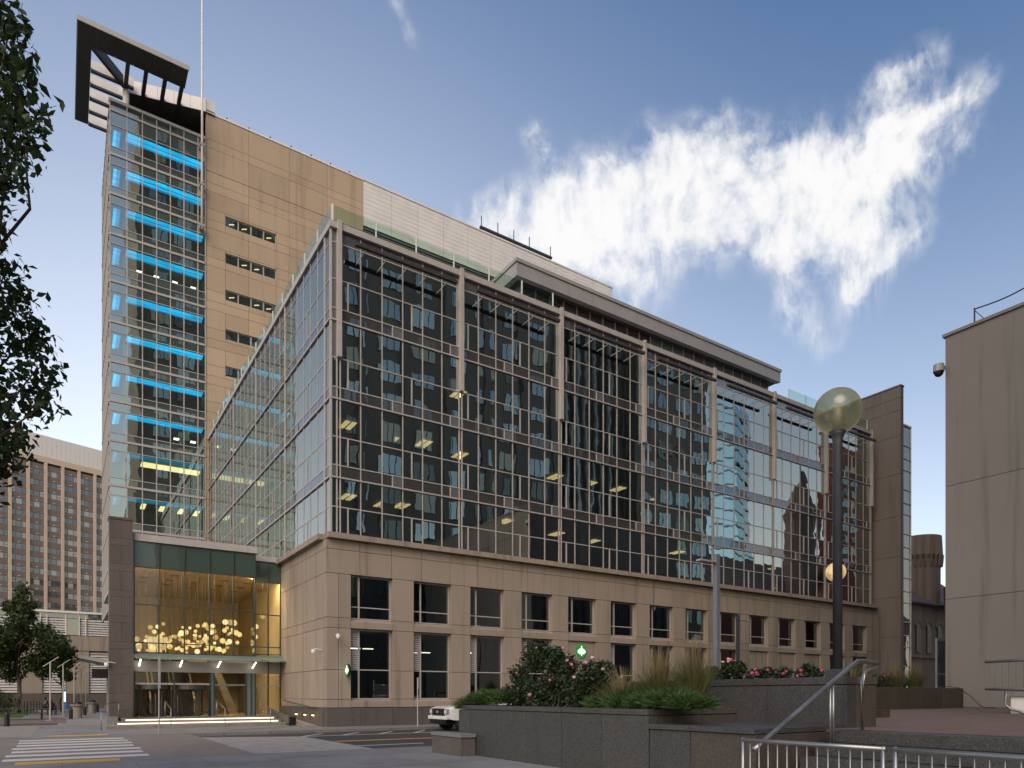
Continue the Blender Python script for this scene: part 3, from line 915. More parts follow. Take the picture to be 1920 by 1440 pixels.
# white metal panels and dark louvres further right
n, rows_ = 11, 10
for i in range(n):
    a, b = 27.8 + (64.3 - 27.8) * i / n, 27.8 + (64.3 - 27.8) * (i + 1) / n
    for k in range(rows_):
        z0, z1 = 53.7 + 4.95 * k / rows_, 53.7 + 4.95 * (k + 1) / rows_
        box('metal_panel', a + .015, b - .015, YT + .02, YT + .3, z0 + .012, z1 - .012, 'white_metal', tower)
    m = MB()
    for k in range(32):
        z = 43.6 + k * .315
        m.extr([(YT + .05, z), (YT + .1, z), (YT + .26, z + .28), (YT + .21, z + .28)], 'x', a + .04, b - .04)
    m.build('louver_panel', 'louver_dark', tower)
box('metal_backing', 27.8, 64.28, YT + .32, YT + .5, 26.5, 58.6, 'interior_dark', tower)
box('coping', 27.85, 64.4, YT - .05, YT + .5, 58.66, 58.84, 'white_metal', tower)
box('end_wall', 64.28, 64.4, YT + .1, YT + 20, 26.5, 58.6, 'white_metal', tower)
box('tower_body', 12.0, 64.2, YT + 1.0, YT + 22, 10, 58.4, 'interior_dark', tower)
box('roof_frame', 43.0, 54.0, YT + .2, YT + .5, 59.3, 59.55, 'dark_metal', tower)
for x in (43.2, 45.6, 48.0, 50.4, 53.8):
    box('antenna', x - .04, x + .04, YT + .3, YT + .38, 58.8, 60.9, 'dark_metal', tower)
for k in range(7):
    box('parapet_stub', 13.6 + k * 2.1, 13.72 + k * 2.1, YT + .1, YT + .2, 58.78, 59.05, 'dark_metal', tower)
# crown: canopy slab and a dark trellis on the corner
cs = MB(); poly = [(4.9, 73.8), (11.7, 71.95), (12.5, 71.95), (12.5, 82), (4.9, 82)]
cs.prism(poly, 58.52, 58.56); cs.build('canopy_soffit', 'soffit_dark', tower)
pe = [Vector(p) for p in poly]
for k in range(5):                                   # white fascia panels along the slanted edge
    a = pe[0].lerp(pe[1], k / 5); b = pe[0].lerp(pe[1], (k + 1) / 5)
    d = (b - a).normalized(); nrm = Vector((d.y, -d.x)) * .06
    m = MB(); m.prism([tuple(a + d * .02), tuple(b - d * .02), tuple(b - d * .02 - nrm * 2), tuple(a + d * .02 - nrm * 2)], 58.57, 59.8)
    m.build('fascia_panel', 'white_metal', tower)
box('fascia_panel', 11.72, 12.5, 71.94, 72.1, 58.8, 59.8, 'white_metal', tower)
box('fascia_panel', 4.88, 5.0, 74.0, 82, 58.57, 59.8, 'white_metal', tower)
box('penthouse_wall', 5.0, 11.7, 75.6, 75.8, 56, 58.5, 'soffit_dark', tower)
tre = root('roof_trellis', 'dark metal trellis frame cantilevered from the tower roof corner', 'trellis', (5, 73.5, 57.9))
ZC = 58.5
for i in range(6):
    a, b = 1.1 + 8.5 * i / 6, 1.1 + 8.5 * (i + 1) / 6
    box('frame_panel', a + .008, b - .008, 68.1, 70.3, ZC, ZC + .35, 'dark_metal', tre)
for i in range(5):
    a, b = 70.3 + 9.7 * i / 5, 70.3 + 9.7 * (i + 1) / 5
    box('frame_panel', 1.1, 2.15, a + .008, b - .008, ZC, ZC + .35, 'dark_metal', tre)
box('edge_trim', 1.02, 9.66, 68.02, 68.1, ZC + .02, ZC + .45, 'mullion', tre)
box('edge_trim', 1.02, 1.1, 68.1, 80.0, ZC + .02, ZC + .45, 'mullion', tre)
for x in (4.95, 6.4, 7.95, 9.35):
    box('beam', x - .16, x + .16, 70.32, 74.4, ZC + .01, ZC + .34, 'dark_metal', tre)
for k in range(5):
    y = 72.9 + 1.74 * k
    bl = box('blade', 2.17, 5.6, y + .04, y + .16, ZC + .2, ZC + 1.0, 'white_metal', tre)
    box('blade_edge', 2.17, 5.6, y, y + .28, ZC - .02, ZC + .18, 'dark_metal', bl)
d0, d1 = Vector((1.75, 69.9)), Vector((4.95, 73.4))
dd = (d1 - d0).normalized(); nn = Vector((dd.y, -dd.x)) * .16
m = MB(); m.prism([tuple(d0 + nn), tuple(d1 + nn), tuple(d1 - nn), tuple(d0 - nn)], ZC - .02, ZC + .9); m.build('diagonal_brace', 'dark_metal', tre)
m = MB(); m.tube([(5.0, 73.5, 55.9), (5.0, 73.5, ZC)], .28, 14); m.build('post', 'white_metal', tre, smooth=True)
# flagpole
fl = root('flagpole', 'tall pale flagpole clamped to the tower beside the stone wall', 'flagpole', (11.25, 71.35, 46.8))
m = MB(); m.tube([(11.25, 71.35, 46.6), (11.25, 71.35, 58), (11.25, 71.35, 84)], [.12, .10, .055], 12); m.build('pole', 'white_metal', fl, smooth=True)
for z in (46.9, 50.9, 54.7):
    m = MB(); m.box(11.05, 11.45, 71.2, 72.0, z - .12, z + .12); m.build('clamp', 'grey_metal', fl)

# ------------------------------------------------------------------ fin wall and stair glazing at the far end
fin = root('stone_fin_wall', 'tall thin brown stone fin wall at the far end of the office block', 'wall', (66, 35, 0))
zf = [0, 3.4, 7.2, 11.0, 14.8, 18.6, 22.6, 26.2, 28.6, 29.8, 30.85]
for z0, z1 in zip(zf[:-1], zf[1:]):
    box('stone_panel', 66.0, 66.55, 33.6, 33.95, z0 + .015, z1 - .015, 'fin_stone', fin)
    for a, b in ((33.95, 39.5), (39.5, 46.0)):
        box('stone_panel', 66.0, 66.55, a + .01, b - .01, z0 + .015, z1 - .015, 'fin_stone', fin)
box('coping', 65.95, 66.6, 33.55, 46.0, 30.86, 31.0, 'fin_stone', fin)
box('core_wall', 66.05, 66.5, 33.8, 45.9, 0, 30.8, 'interior_dark', fin)
sg = root('stair_glazing', 'narrow strip of stair glazing just beyond the stone fin', 'glazing', (69, 34.6, 0))
z = .2; k = 0
while z < 27.5:
    h = (1.9, 1.1, 1.3)[k % 3]
    pane('pane', 66.8, 69.56, 34.5, 34.53, z + .03, min(z + h, 27.8) - .03, 'penthouse_glass', sg, .004)
    box('transom', 66.7, 69.63, 34.42, 34.6, z - .05, z + .03, 'white_metal', sg)
    z += h; k += 1
box('mullion', 69.57, 69.66, 34.42, 34.6, 0, 27.95, 'white_metal', sg)
box('back_wall', 66.6, 69.5, 36, 36.2, 0, 27.8, 'interior_dark', sg)
box('coping', 66.6, 69.66, 34.4, 36.2, 27.9, 28.05, 'white_metal', sg)
# ------------------------------------------------------------------ entrance lobby
lob = root('entrance_lobby', 'glass entrance lobby glowing amber between stone pier and office block', 'lobby', (7.4, 43, 0))
LY, LZ = 43.0, .45
LX = [3.32, 4.54, 5.85, 7.18, 8.49, 9.74]
# front panes: dark green band on top, two tall rows, one low row above the canopy
for i in range(5):
    a, b = LX[i] + .02, LX[i + 1] - .02
    pane('spandrel_panel', a, b, LY, LY + .03, 8.80, 10.18, 'lobby_spandrel', lob)
    for z0, z1 in ((6.72, 8.78), (4.60, 6.70), (4.05, 4.58)):
        pane('glass_pane', a, b, LY, LY + .022, z0 + .02, z1 - .02, 'lobby_glass', lob, .001)
for x in LX:
    box('mullion', x - .03, x + .03, LY - .06, LY + .12, 4.02, 10.2, 'mullion_dark', lob)
for z in (4.03, 4.59, 6.71, 8.79):
    box('transom', LX[0], LX[-1], LY - .045, LY + .1, z - .025, z + .025, 'mullion_dark', lob)
box('edge_frame', LX[0] - .09, LX[0] - .03, LY - .1, LY + .1, .45, 10.25, 'grey_metal', lob)
box('parapet', LX[0] - .06, LX[-1] + .12, LY - .12, LY + .5, 10.22, 10.62, 'mullion', lob)
# lower bay on the right, set back
RY = 44.3
for a, b in ((9.98, 10.80), (10.84, 11.56)):
    pane('spandrel_panel', a, b, RY, RY + .03, 8.75, 10.0, 'lobby_spandrel', lob)
    for z0, z1 in ((6.72, 8.72), (4.70, 6.70), (4.25, 4.66)):
        pane('glass_pane', a, b, RY, RY + .022, z0 + .02, z1 - .02, 'lobby_glass', lob, .001)
for x in (9.95, 10.82, 11.58):
    box('mullion', x - .03, x + .03, RY - .05, RY + .12, .45, 10.05, 'mullion_dark', lob)
for z in (4.22, 4.68, 6.71, 8.74):
    box('transom', 9.95, 11.58, RY - .04, RY + .1, z - .025, z + .025, 'mullion_dark', lob)
box('parapet', 9.8, 11.6, RY - .1, RY + .5, 10.04, 10.34, 'mullion', lob)
pane('glass_pane', 9.76, 9.782, LY + .1, RY - .05, 4.05, 8.75, 'lobby_glass', lob, .0)
# canopy with fascia and bar lamps
cp = MB(); cp.extr([(41.9, 3.62), (43.0, 3.98), (43.0, 4.02), (41.9, 3.68)], 'x', 3.3, 9.85)
cp.build('canopy', 'canopy_teal', lob)
cp = MB(); cp.extr([(43.0, 3.72), (44.3, 4.1), (44.3, 4.16), (43.0, 3.8)], 'x', 9.95, 12.0)
cp.build('canopy', 'canopy_teal', lob)
box('canopy_fascia', 3.3, 9.8, LY - .02, LY + .25, 2.98, 3.6, 'fascia_metal', lob)
box('canopy_fascia', 9.95, 11.6, RY - .02, RY + .2, 3.0, 3.75, 'fascia_metal', lob)
for x in (3.55, 5.6, 7.6, 9.55):
    m = MB(); m.tube([(x, 42.0, 3.60), (x, 42.86, 3.30)], .035, 6); m.build('bar_lamp', 'canopy_lamp', lob)
# doors and glazing below the canopy
def sheet(a, b, z0, z1, mat='lobby_glass', y=LY):
    pane('glass_pane', a, b, y, y + .022, z0, z1, mat, lob, .0)
for a, b in ((3.36, 5.28), (5.34, 7.15)):
    sheet(a, b, 2.36, 2.94)
sheet(7.55, 9.2, 2.36, 2.94); sheet(7.7, 9.1, .6, 2.2)
for x in (3.34, 5.31, 7.2, 7.42, 9.2, 9.5, 9.74):
    box('mullion', x - .035, x + .035, LY - .06, LY + .10, LZ, 2.98, 'mullion_dark', lob)
box('transom', 3.34, 7.2, LY - .05, LY + .1, 2.26, 2.36, 'mullion', lob)
box('transom', 7.45, 9.2, LY - .05, LY + .1, 2.22, 2.32, 'steel', lob)
box('dark_panel', 7.24, 7.4, LY, LY + .1, LZ, 2.98, 'canopy_teal', lob)
box('dark_panel', 9.24, 9.7, LY, LY + .1, LZ, 2.98, 'canopy_teal', lob)
for cxd in (4.33, 6.27):                              # revolving doors
    rd = MB()
    for k in range(24):
        a0, a1 = 2 * PI * k / 24, 2 * PI * (k + 1) / 24
        rd.add([(cxd + r_ * math.cos(a), LY + .55 + r_ * math.sin(a), z) for a in (a0, a1) for r_ in (.80, .90) for z in (2.0, 2.26)],
               [(0, 1, 5, 4), (2, 6, 7, 3), (0, 4, 6, 2), (1, 3, 7, 5)])
    d = rd.build('revolving_door', 'mullion_dark', lob)
    for a in (R(28), R(118)):
        c_, s_ = math.cos(a), math.sin(a)
        w1 = MB()
        for t0, t1 in ((-.78, -.68), (-.06, .06), (.68, .78)):
            w1.prism([(cxd + t0 * c_ - .02 * s_, LY + .55 + t0 * s_ + .02 * c_), (cxd + t1 * c_ - .02 * s_, LY + .55 + t1 * s_ + .02 * c_), (cxd + t1 * c_ + .02 * s_, LY + .55 + t1 * s_ - .02 * c_), (cxd + t0 * c_ + .02 * s_, LY + .55 + t0 * s_ - .02 * c_)], LZ + .01, 2.0)
        for z0, z1 in ((LZ + .01, LZ + .12), (1.22, 1.26), (1.9, 2.0)):
            w1.prism([(cxd - .7 * c_ - .02 * s_, LY + .55 - .7 * s_ + .02 * c_), (cxd + .7 * c_ - .02 * s_, LY + .55 + .7 * s_ + .02 * c_), (cxd + .7 * c_ + .02 * s_, LY + .55 + .7 * s_ - .02 * c_), (cxd - .7 * c_ + .02 * s_, LY + .55 - .7 * s_ - .02 * c_)], z0 + .001, z1 - .001)
        w1.build('door_wing', 'mullion_dark', d)
    for sgn in (-1, 1):
        m = MB(); m.tube([(cxd + sgn * .86, LY - .1, LZ), (cxd + sgn * .86, LY - .1, 2.0)], .05, 8); m.build('door_post', 'black_metal', d)
sheet(10.0, 10.8, .5, 2.9, y=RY); sheet(10.84, 11.54, .5, 2.9, y=RY)
box('transom', 9.98, 11.56, RY - .04, RY + .08, 2.2, 2.28, 'mullion', lob)
# interior
box('back_wall', 3.2, 11.9, 57.0, 57.2, .4, 10.2, 'lobby_wall', lob)
box('side_wall', 3.10, 3.22, LY + .15, 57.0, .4, 10.2, 'lobby_wall', lob)
box('side_wall', 11.62, 11.9, RY + .2, 57.0, .4, 10.2, 'lobby_wall', lob)
box('ceiling', 3.22, 9.8, LY + .15, 57.0, 8.95, 9.2, 'lobby_wall', lob)
box('ceiling', 9.8, 11.62, RY + .12, 57.0, 8.95, 9.2, 'lobby_wall', lob)
box('roof', 3.1, 9.8, LY + .5, 71.9, 9.95, 10.2, 'grey_metal', lob)
box('roof', 9.8, 11.9, RY + .5, 71.9, 9.95, 10.2, 'grey_metal', lob)
box('lobby_floor', 3.0, 11.6, 42.2, 57.0, .30, .45, 'lobby_floor', lob)
box('mezzanine', 3.25, 8.3, 50.5, 57.0, 3.85, 4.2, 'lobby_wall', lob)
box('mezzanine', 8.3, 11.6, 52.5, 57.0, 3.85, 4.2, 'lobby_wall', lob)
rl = MB(); rl.tube([(3.3, 50.45, 5.1), (8.3, 50.45, 5.1)], .03, 6)
for k in range(9):
    x = 3.35 + k * .61
    rl.box(x - .02, x + .02, 50.43, 50.47, 4.2, 5.1)
rl.build('balustrade', 'mullion_dark', lob)
for (x0, y0, z0, x1, y1, z1) in ((3.9, 46.0, .5, 3.9, 50.6, 4.2), (5.1, 46.0, .5, 5.1, 50.6, 4.2), (6.3, 46.0, .5, 6.3, 50.6, 4.2)):
    m = MB()
    m.extr([(y0, z0 - .05), (y1, z1 - .5), (y1, z1), (y0, z0 + .05)], 'x', x0 - .42, x0 + .42)
    e = m.build('escalator', 'black_metal', lob)
    for s_ in (-1, 1):
        m = MB(); m.extr([(y0 - .3, z0 + .1), (y1, z1), (y1, z1 + .95), (y0 - .3, z0 + .95)], 'x', x0 + s_ * .48 - .05, x0 + s_ * .48 + .05)
        m.build('balustrade_side', 'steel', e)
m = MB(); m.extr([(7.6, 4.2), (8.0, 4.2), (9.4, .45), (8.9, .45)], 'y', 46.2, 47.2); e = m.build('stair_stringer', 'lobby_floor', lob)
m = MB()
for k in range(4):
    z = 4.3 + k * .75
    m.box(8.2, 9.5, 50.9, 50.95, z, z + .05); m.box(8.2, 9.5, 51.9, 51.95, z, z + .05)
for x in (8.2, 9.45):
    for y in (50.9, 51.9): m.box(x, x + .05, y, y + .05, 4.2, 6.9)
m.build('scaffold', 'mullion_dark', lob)
for i in range(5):
    for k in range(3):
        m = MB(); m.box(4.0 + i * 1.45, 4.5 + i * 1.45, 45.4 + k * 2.1 + .25 * i, 45.55 + k * 2.1 + .25 * i, 8.90, 8.94); m.build('ceiling_slot', 'mullion_dark', lob)
box('glow_strip', 3.4, 9.7, LY + .16, LY + .42, 8.87, 8.93, 'lobby_fill', lob)  # added fill strip, hidden behind the spandrel to brighten the lobby
box('glow_strip', 10.0, 11.5, RY + .16, RY + .40, 8.87, 8.93, 'lobby_fill', lob)  # same added fill for the set-back bay
box('display_panel', 5.2, 6.6, 56.9, 56.98, 4.9, 6.0, 'panel_glow', lob)
# pendant globes
gl_me = {}
for mt, nm in (('globe_lamp', 'a'), ('globe_lamp_pale', 'b'), ('globe_lamp_dim', 'c')):
    gm = MB(); gm.ball((0, 0, 0), 1.0, 14, 9)
    gl_me[nm] = gm.mesh(mt, True, name='globe')
cd_me = MB().box(-.006, .006, -.006, .006, 0, 1).mesh('mullion_dark', name='cord')
rr = random.Random(21)
placed = []
for i in range(104):
    for _ in range(30):
        x = rr.uniform(3.6, 9.4) if i > 8 else rr.uniform(9.0, 11.2)
        y = rr.uniform(44.4, 50.2)
        z = 4.35 + rr.random() ** 1.4 * 1.75 + (.25 if x > 7.0 else 0)
        r_ = rr.choice((.09, .11, .12, .14, .17))
        if i < 6: z += rr.uniform(.5, 1.1); r_ += .06
        if all((x - p[0]) ** 2 + (y - p[1]) ** 2 * .3 + (z - p[2]) ** 2 > (r_ + p[3]) ** 2 for p in placed): break
    placed.append((x, y, z, r_))
    p = root('pendant_globe', 'amber glass globe hanging in the cloud of lobby pendant lamps', 'pendant lamp', (x, y, z), 0, 'globe lamps hanging in the lobby')
    mesh_obj('globe', gl_me[rr.choice('aabcc')], p, Matrix.Translation((x, y, z)) @ Matrix.Diagonal((r_, r_, r_, 1)))
    mesh_obj('cord', cd_me, p, Matrix.Translation((x, y, z + r_)) @ Matrix.Diagonal((1, 1, 8.95 - z - r_, 1)))

# dark stone pier on the left of the entrance
pier = root('stone_pier', 'dark brown granite pier standing left of the glass entrance', 'pier', (2.7, 43, 0))
for k in range(8):
    for (zz0, zz1, cuts) in ((k * 1.4, k * 1.4 + .38, (2.10, 3.22)), (k * 1.4 + .38, (k + 1) * 1.4, (2.10, 2.68, 3.22))):
        for a, b in zip(cuts[:-1], cuts[1:]):
            box('stone_block', a + .005, b - .005, 42.6, 42.95, zz0 + .006, zz1 - .006, 'pier_granite', pier)
            box('stone_block', a + .005, b - .005, 42.96, 43.4, zz0 + .006, zz1 - .006, 'pier_granite', pier)
box('core', 2.13, 3.2, 42.63, 43.37, 0, 11.1, 'interior_dark', pier)
box('cap', 2.07, 3.24, 42.56, 43.44, 11.2, 11.32, 'pier_granite', pier)

# entrance steps with lit risers
st = root('entrance_steps', 'low granite steps with lit risers below the lobby doors', 'steps', (6, 39, 0))
for k in range(3):
    y0 = 38.6 + k * .95
    x0 = 1.75 + k * .42
    o = box('step', x0, 10.4 - k * .02, y0, 42.55, .15 * k - .01, .15 * (k + 1), 'concrete' if k == 0 else 'granite_cap', st)
    if k:
        box('light_strip', x0 + .15, 10.2, y0 - .022, y0 - .004, .15 * k + .045, .15 * k + .095, 'led_strip', o)
box('plinth', 1.95, 2.45, 41.3, 42.5, .15, .52, 'granite_cap', st)
box('plinth', 2.5, 3.15, 41.9, 42.55, .45, .95, 'pier_granite', st)
# ramp beside the steps
rmp = root('entrance_ramp', 'sloping access ramp with cheek wall right of the entrance steps', 'ramp', (11, 39, 0))
m = MB(); m.extr([(36.4, .0), (43.2, .0), (43.2, .45), (36.4, .02)], 'x', 10.75, 11.48); m.build('ramp_deck', 'concrete', rmp)
m = MB(); m.extr([(38.3, .0), (43.0, .0), (43.0, .85), (38.3, .35)], 'x', 10.45, 10.72); m.build('cheek_wall', 'granite_base', rmp)
m = MB(); m.box(10.42, 10.78, 38.0, 38.3, 0, .48); m.build('end_block', 'black_metal', rmp)
m = MB(); m.tube([(11.42, 43.0, 1.35), (11.42, 36.6, .95), (11.42, 36.3, .95)], .025, 8); m.build('handrail', 'mullion_dark', rmp)
for k, y in enumerate((37.2, 38.7, 40.4)):
    lm = root('ramp_wall_light', ('small amber wall light beside the ramp, the one nearest the street', 'small amber wall light beside the ramp, the middle of three', 'small amber wall light beside the ramp, the one nearest the doors')[k], 'wall light', (11.49, y, .6), 0, 'low wall lights along the ramp')
    m = MB(); m.box(11.40, 11.50, y - .07, y + .07, .58, .68); m.build('housing', 'mullion_dark', lm)
    m = MB(); m.box(11.42, 11.48, y - .05, y + .05, .55, .575); m.build('lens', 'ramp_lamp', lm)
# step handrails
def rail(label, pts, posts, r=.022):
    rt = root('handrail', label, 'handrail', tuple(posts[0][:2]) + (0,))
    m = MB(); m.tube(pts, r, 8); m.build('rail', 'steel', rt, smooth=True)
    for (x, y, z0, z1) in posts:
        m = MB(); m.tube([(x, y, z0), (x, y, z1)], r * .9, 8); m.build('post', 'steel', rt, smooth=True)
rail('long steel handrail at the left end of the entrance steps', [(1.55, 37.9, .85), (1.95, 40.6, 1.25), (2.5, 41.6, 1.30)], [(1.55, 37.9, 0, .85), (2.5, 41.6, .45, 1.30)])
for x, lb in ((4.65, 'steel handrail on the steps in front of the left revolving door'), (7.25, 'steel handrail on the steps between the doors'), (9.6, 'steel handrail on the steps nearest the ramp')):
    rail(lb, [(x, 38.8, .95), (x, 39.2, 1.0), (x, 41.2, 1.35)], [(x, 38.8, .15, .95), (x, 41.2, .45, 1.35)])
# ------------------------------------------------------------------ buildings further off
# hotel-like slab far left, turned about 20 degrees
hd = R(90 - 56.624) + 0.0
F2 = Vector((CX, SX)); R2 = Vector((SX, -CX))
hp = F2 * 182 + R2 * (-123.7)
hdir = F2 * .8018 + R2 * .5976
hot = root('slab_building', 'tall slab building with pale stone ribs and ribbon windows, far left', 'building', (hp.x, hp.y, 0), math.atan2(hdir.y, hdir.x), world=False)
B_, F_ = 4.0, 2.92
ZH = 63.5
cols = 9
x00 = -4.2 * B_ + .2
fm = MB(); 
for x in (0, .95, 2.35, 3.3):
    fm.box(x - .035, x + .035, -.02, .1, 0, 1.45)
for z in (0, 1.41):
    fm.box(0, 3.3, -.015, .09, z, z + .05)
fm.box(0, .95, -.01, .08, .68, .73); fm.box(2.35, 3.3, -.01, .08, .68, .73)
fme = fm.mesh('mullion_dark', name='window')
hr = random.Random(5)
for c in range(cols + 1):
    box('rib', x00 + c * B_ - .36, x00 + c * B_ + .36, -.35, .5, 0, ZH, 'hotel_column', hot)
cnt = 0
for c in range(cols):
    xa = x00 + c * B_ + .36
    for f in range(21):
        z = ZH - 1.2 - (f + 1) * F_
        if z < 2: continue
        box('spandrel', xa, xa + B_ - .72, -.02, .3, z + 2.14, z + F_ + .66, 'hotel_spandrel', hot)
        if 1 <= c <= 7 and f < 14:
            mt = Matrix.Translation((xa - .01, .02, z + .67))
            wo = mesh_obj('window', fme, hot, mt)
            for a, b in ((.03, .92), (.98, 2.32), (2.38, 3.27)):
                box('pane', xa + a, xa + b, .05, .09, z + .70, z + 2.10, hr.choice(('hotel_glass', 'hotel_glass', 'hotel_blind')) if f < 9 else hr.choice(('hotel_glass', 'hotel_glass', 'hotel_glass', 'hotel_blind')), wo)
        if (c + f) % 3 == 0 or hr.random() < .3:
            box('vent_cap', xa + 1.45, xa + 1.85, -.08, -.02, z + 2.42, z + 2.58, 'hotel_white', hot)
box('parapet', x00 - .4, x00 + cols * B_ + .4, -.38, .6, ZH, ZH + 1.5, 'hotel_column', hot)
box('body', x00 - .3, x00 + cols * B_ + .3, .32, 16, 0, ZH, 'interior_dark', hot)
for k in range(28):
    box('screen_panel', x00 - 1 + k * 1.15, x00 + .12 + k * 1.15, 3.0, 3.3, ZH + 1.0, ZH + 8.2, 'hotel_white', hot)
box('plant_room', x00 - 1, x00 + 31, 3.35, 14, ZH, ZH + 8.0, 'hotel_white', hot)

# low stone annex behind the park
anx = root('stone_annex', 'low stone annex with louvred bays behind the park trees', 'building', (0, 100, 0))
for i in range(9):
    a, b = -14 + 2.4 * i, -14 + 2.4 * (i + 1)
    box('stone_panel', a + .01, b - .01, 99.8, 100.4, 7.2, 9.0, 'limestone', anx)
    if i % 2 == 0:
        box('stone_panel', a + .01, b - .01, 99.9, 100.4, 1.9, 7.18, 'limestone', anx)
    else:
        m = MB()
        for k in range(16):
            z = 2.0 + k * .32
            m.extr([(100.0, z), (100.04, z), (100.2, z + .27), (100.16, z + .27)], 'x', a + .03, b - .03)
        m.build('louver_panel', 'louver_pale', anx)
    box('base_stone', a + .006, b - .006, 99.75, 100.4, -.02, 1.88, 'pier_granite', anx)
box('coping', -14, 7.7, 99.6, 100.6, 11.75, 12.0, 'white_metal', anx)
xs = [-14, -9.8, -7.6, -5, -2.2, -1.55, .35, 1.75, 2.45, 5.2, 7.6]
for i, (a, b) in enumerate(zip(xs[:-1], xs[1:])):
    box('mullion', a - .05, a + .05, 99.8, 100.2, 9.05, 11.75, 'white_metal', anx)
    pane('window_pane', a + .05, b - .05, 99.95, 99.98, 11.15, 11.75, 'penthouse_glass', anx)
    if i in (1, 3, 6):
        pane('window_pane', a + .05, b - .05, 99.95, 99.98, 9.1, 11.1, 'penthouse_glass', anx)
    else:
        m = MB()
        for k in range(7):
            z = 9.1 + k * .29
            m.extr([(99.9, z), (99.94, z), (100.1, z + .25), (100.06, z + .25)], 'x', a + .05, b - .05)
        m.build('louver_panel', 'louver_pale', anx)
box('body', -14, 7.7, 100.6, 110, 0, 11.9, 'interior_dark', anx)
# side canopy and hanging sign by the tower foot
sc_ = root('side_canopy', 'grey sloping canopy jutting out beside the granite pier', 'canopy', (3.2, 78, 0))
m = MB(); m.extr([(1.2, 5.1), (3.9, 4.55), (3.9, 4.95), (1.2, 5.35)], 'y', 74, 80); m.build('deck', 'fascia_metal', sc_)
m = MB(); m.tube([(3.8, 79, 0), (3.8, 79, 4.6)], .12, 8); m.build('post', 'fascia_metal', sc_)
m = MB(); m.box(2.3, 3.6, 74.6, 74.75, 3.3, 4.15); m.build('hanging_sign', 'black_metal', sc_)
m = MB(); m.box(2.35, 2.4, 74.65, 74.7, 4.15, 4.75); m.box(3.5, 3.55, 74.65, 74.7, 4.15, 4.65); m.build('sign_hanger', 'fascia_metal', sc_)

# stone church far right, between the fin and the concrete wall
ch = root('stone_church', 'rough stone church with arched windows beyond the stone fin', 'church', (103, 48, 0))
m = MB(); m.box(96, 118, 48.2, 62, 0, 14.6); m.build('wall', 'church_stone', ch)
m = MB(); m.extr([(47.6, 14.5), (62.6, 14.5), (55, 20.5)], 'x', 95.5, 118.5); m.build('roof', 'roof_slate', ch)
box('string_course', 95.9, 118, 48.0, 48.22, 6.9, 7.3, 'church_stone', ch)
box('eaves', 95.7, 118.2, 47.7, 48.2, 14.3, 14.6, 'roof_slate', ch)
for k in range(8):
    x = 96.2 + 3.0 * k
    arch = [(x - .55, 7.6), (x + .55, 7.6), (x + .55, 11.3)] + [(x + .55 * math.cos(R(t)), 11.3 + .55 * math.sin(R(t))) for t in range(20, 180, 20)] + [(x - .55, 11.3)]
    m = MB(); m.extr(arch, 'y', 48.05, 48.19); wo = m.build('window', 'black_metal', ch)
    ar2 = MB()
    for t in range(0, 180, 18):
        a0, a1 = R(t), R(t + 16)
        ar2.extr([(x + .58 * math.cos(a0), 11.3 + .58 * math.sin(a0)), (x + .95 * math.cos(a0), 11.3 + .95 * math.sin(a0)), (x + .95 * math.cos(a1), 11.3 + .95 * math.sin(a1)), (x + .58 * math.cos(a1), 11.3 + .58 * math.sin(a1))], 'y', 47.98, 48.18)
    ar2.build('arch', 'church_stone', wo)
box('skylight', 101.8, 103.0, 49.6, 50.2, 16.0, 16.12, 'white_metal', ch, (R(39), 0, 0))
m = MB(); m.tube([(104.6, 50.5, 14), (104.6, 50.5, 21.2), (104.6, 50.5, 21.8), (104.6, 50.5, 24.6)], [2.6, 2.6, 2.9, 2.75], 26); tw_ = m.build('round_tower', 'church_stone', ch, smooth=False)
for k in range(26):
    a = 2 * PI * k / 26
    m = MB(); m.tube([(104.6 + 2.75 * math.cos(a), 50.5 + 2.75 * math.sin(a), 20.2), (104.6 + 2.9 * math.cos(a), 50.5 + 2.9 * math.sin(a), 21.8)], .13, 5); m.build('corbel', 'church_stone', tw_)
m = MB(); m.tube([(105.5, 46.2, 13), (105.5, 46.2, 16.8), (105.5, 46.2, 18.3)], [1.3, 1.5, .05], 8); m.build('turret', 'church_red', ch)

# concrete building on the right edge
con = root('concrete_building', 'plain pale concrete building rising at the right edge of the plaza', 'building', (38, 5, 1.05))
vy = [17.1, 13.55, 10.35, 7.4, 4.4, 1.4, -2, -6]
def zrows(i):
    return [1.05, 6.6, 12.4, 20.1] if i == 0 else [1.05, 7.1, 13.0, 17.6, 20.1]
for i, (y1, y0) in enumerate(zip(vy[:-1], vy[1:])):
    zs = zrows(i)
    for z0, z1 in zip(zs[:-1], zs[1:]):
        box('concrete_panel', 38.0 if z1 < 20 or i == 0 else 37.97, 38.4, y0 + .012, y1 - .012, z0 + .012, z1 - .012, 'concrete', con)
for i in range(6):
    for z0, z1 in ((1.05, 7.1), (7.1, 13), (13, 20.1)):
        box('concrete_panel', 38.45 + 3.3 * i, 38.43 + 3.3 * (i + 1), 16.7, 17.1, z0 + .012, z1 - .012, 'concrete', con)
    for k in range(3):
        pane('window', 39.2 + 3.3 * i + k * .95, 39.6 + 3.3 * i + k * .95, 17.10, 17.14, 8.2, 11.4, 'mirror_window', con)
box('coping', 37.9, 58.5, -6, 17.2, 20.1, 20.25, 'concrete', con)
box('core', 38.3, 58.2, -6, 16.8, 1, 20, 'interior_dark', con)
dc = root('dome_camera', 'dark dome security camera high on the pale concrete corner', 'camera', (37.6, 17.2, 18.3))
m = MB(); m.box(37.55, 37.98, 17.05, 17.35, 18.45, 18.6); m.tube([(37.55, 17.2, 18.62), (37.55, 17.2, 18.25)], [.24, .26], 12); m.build('bracket', 'grey_metal', dc)
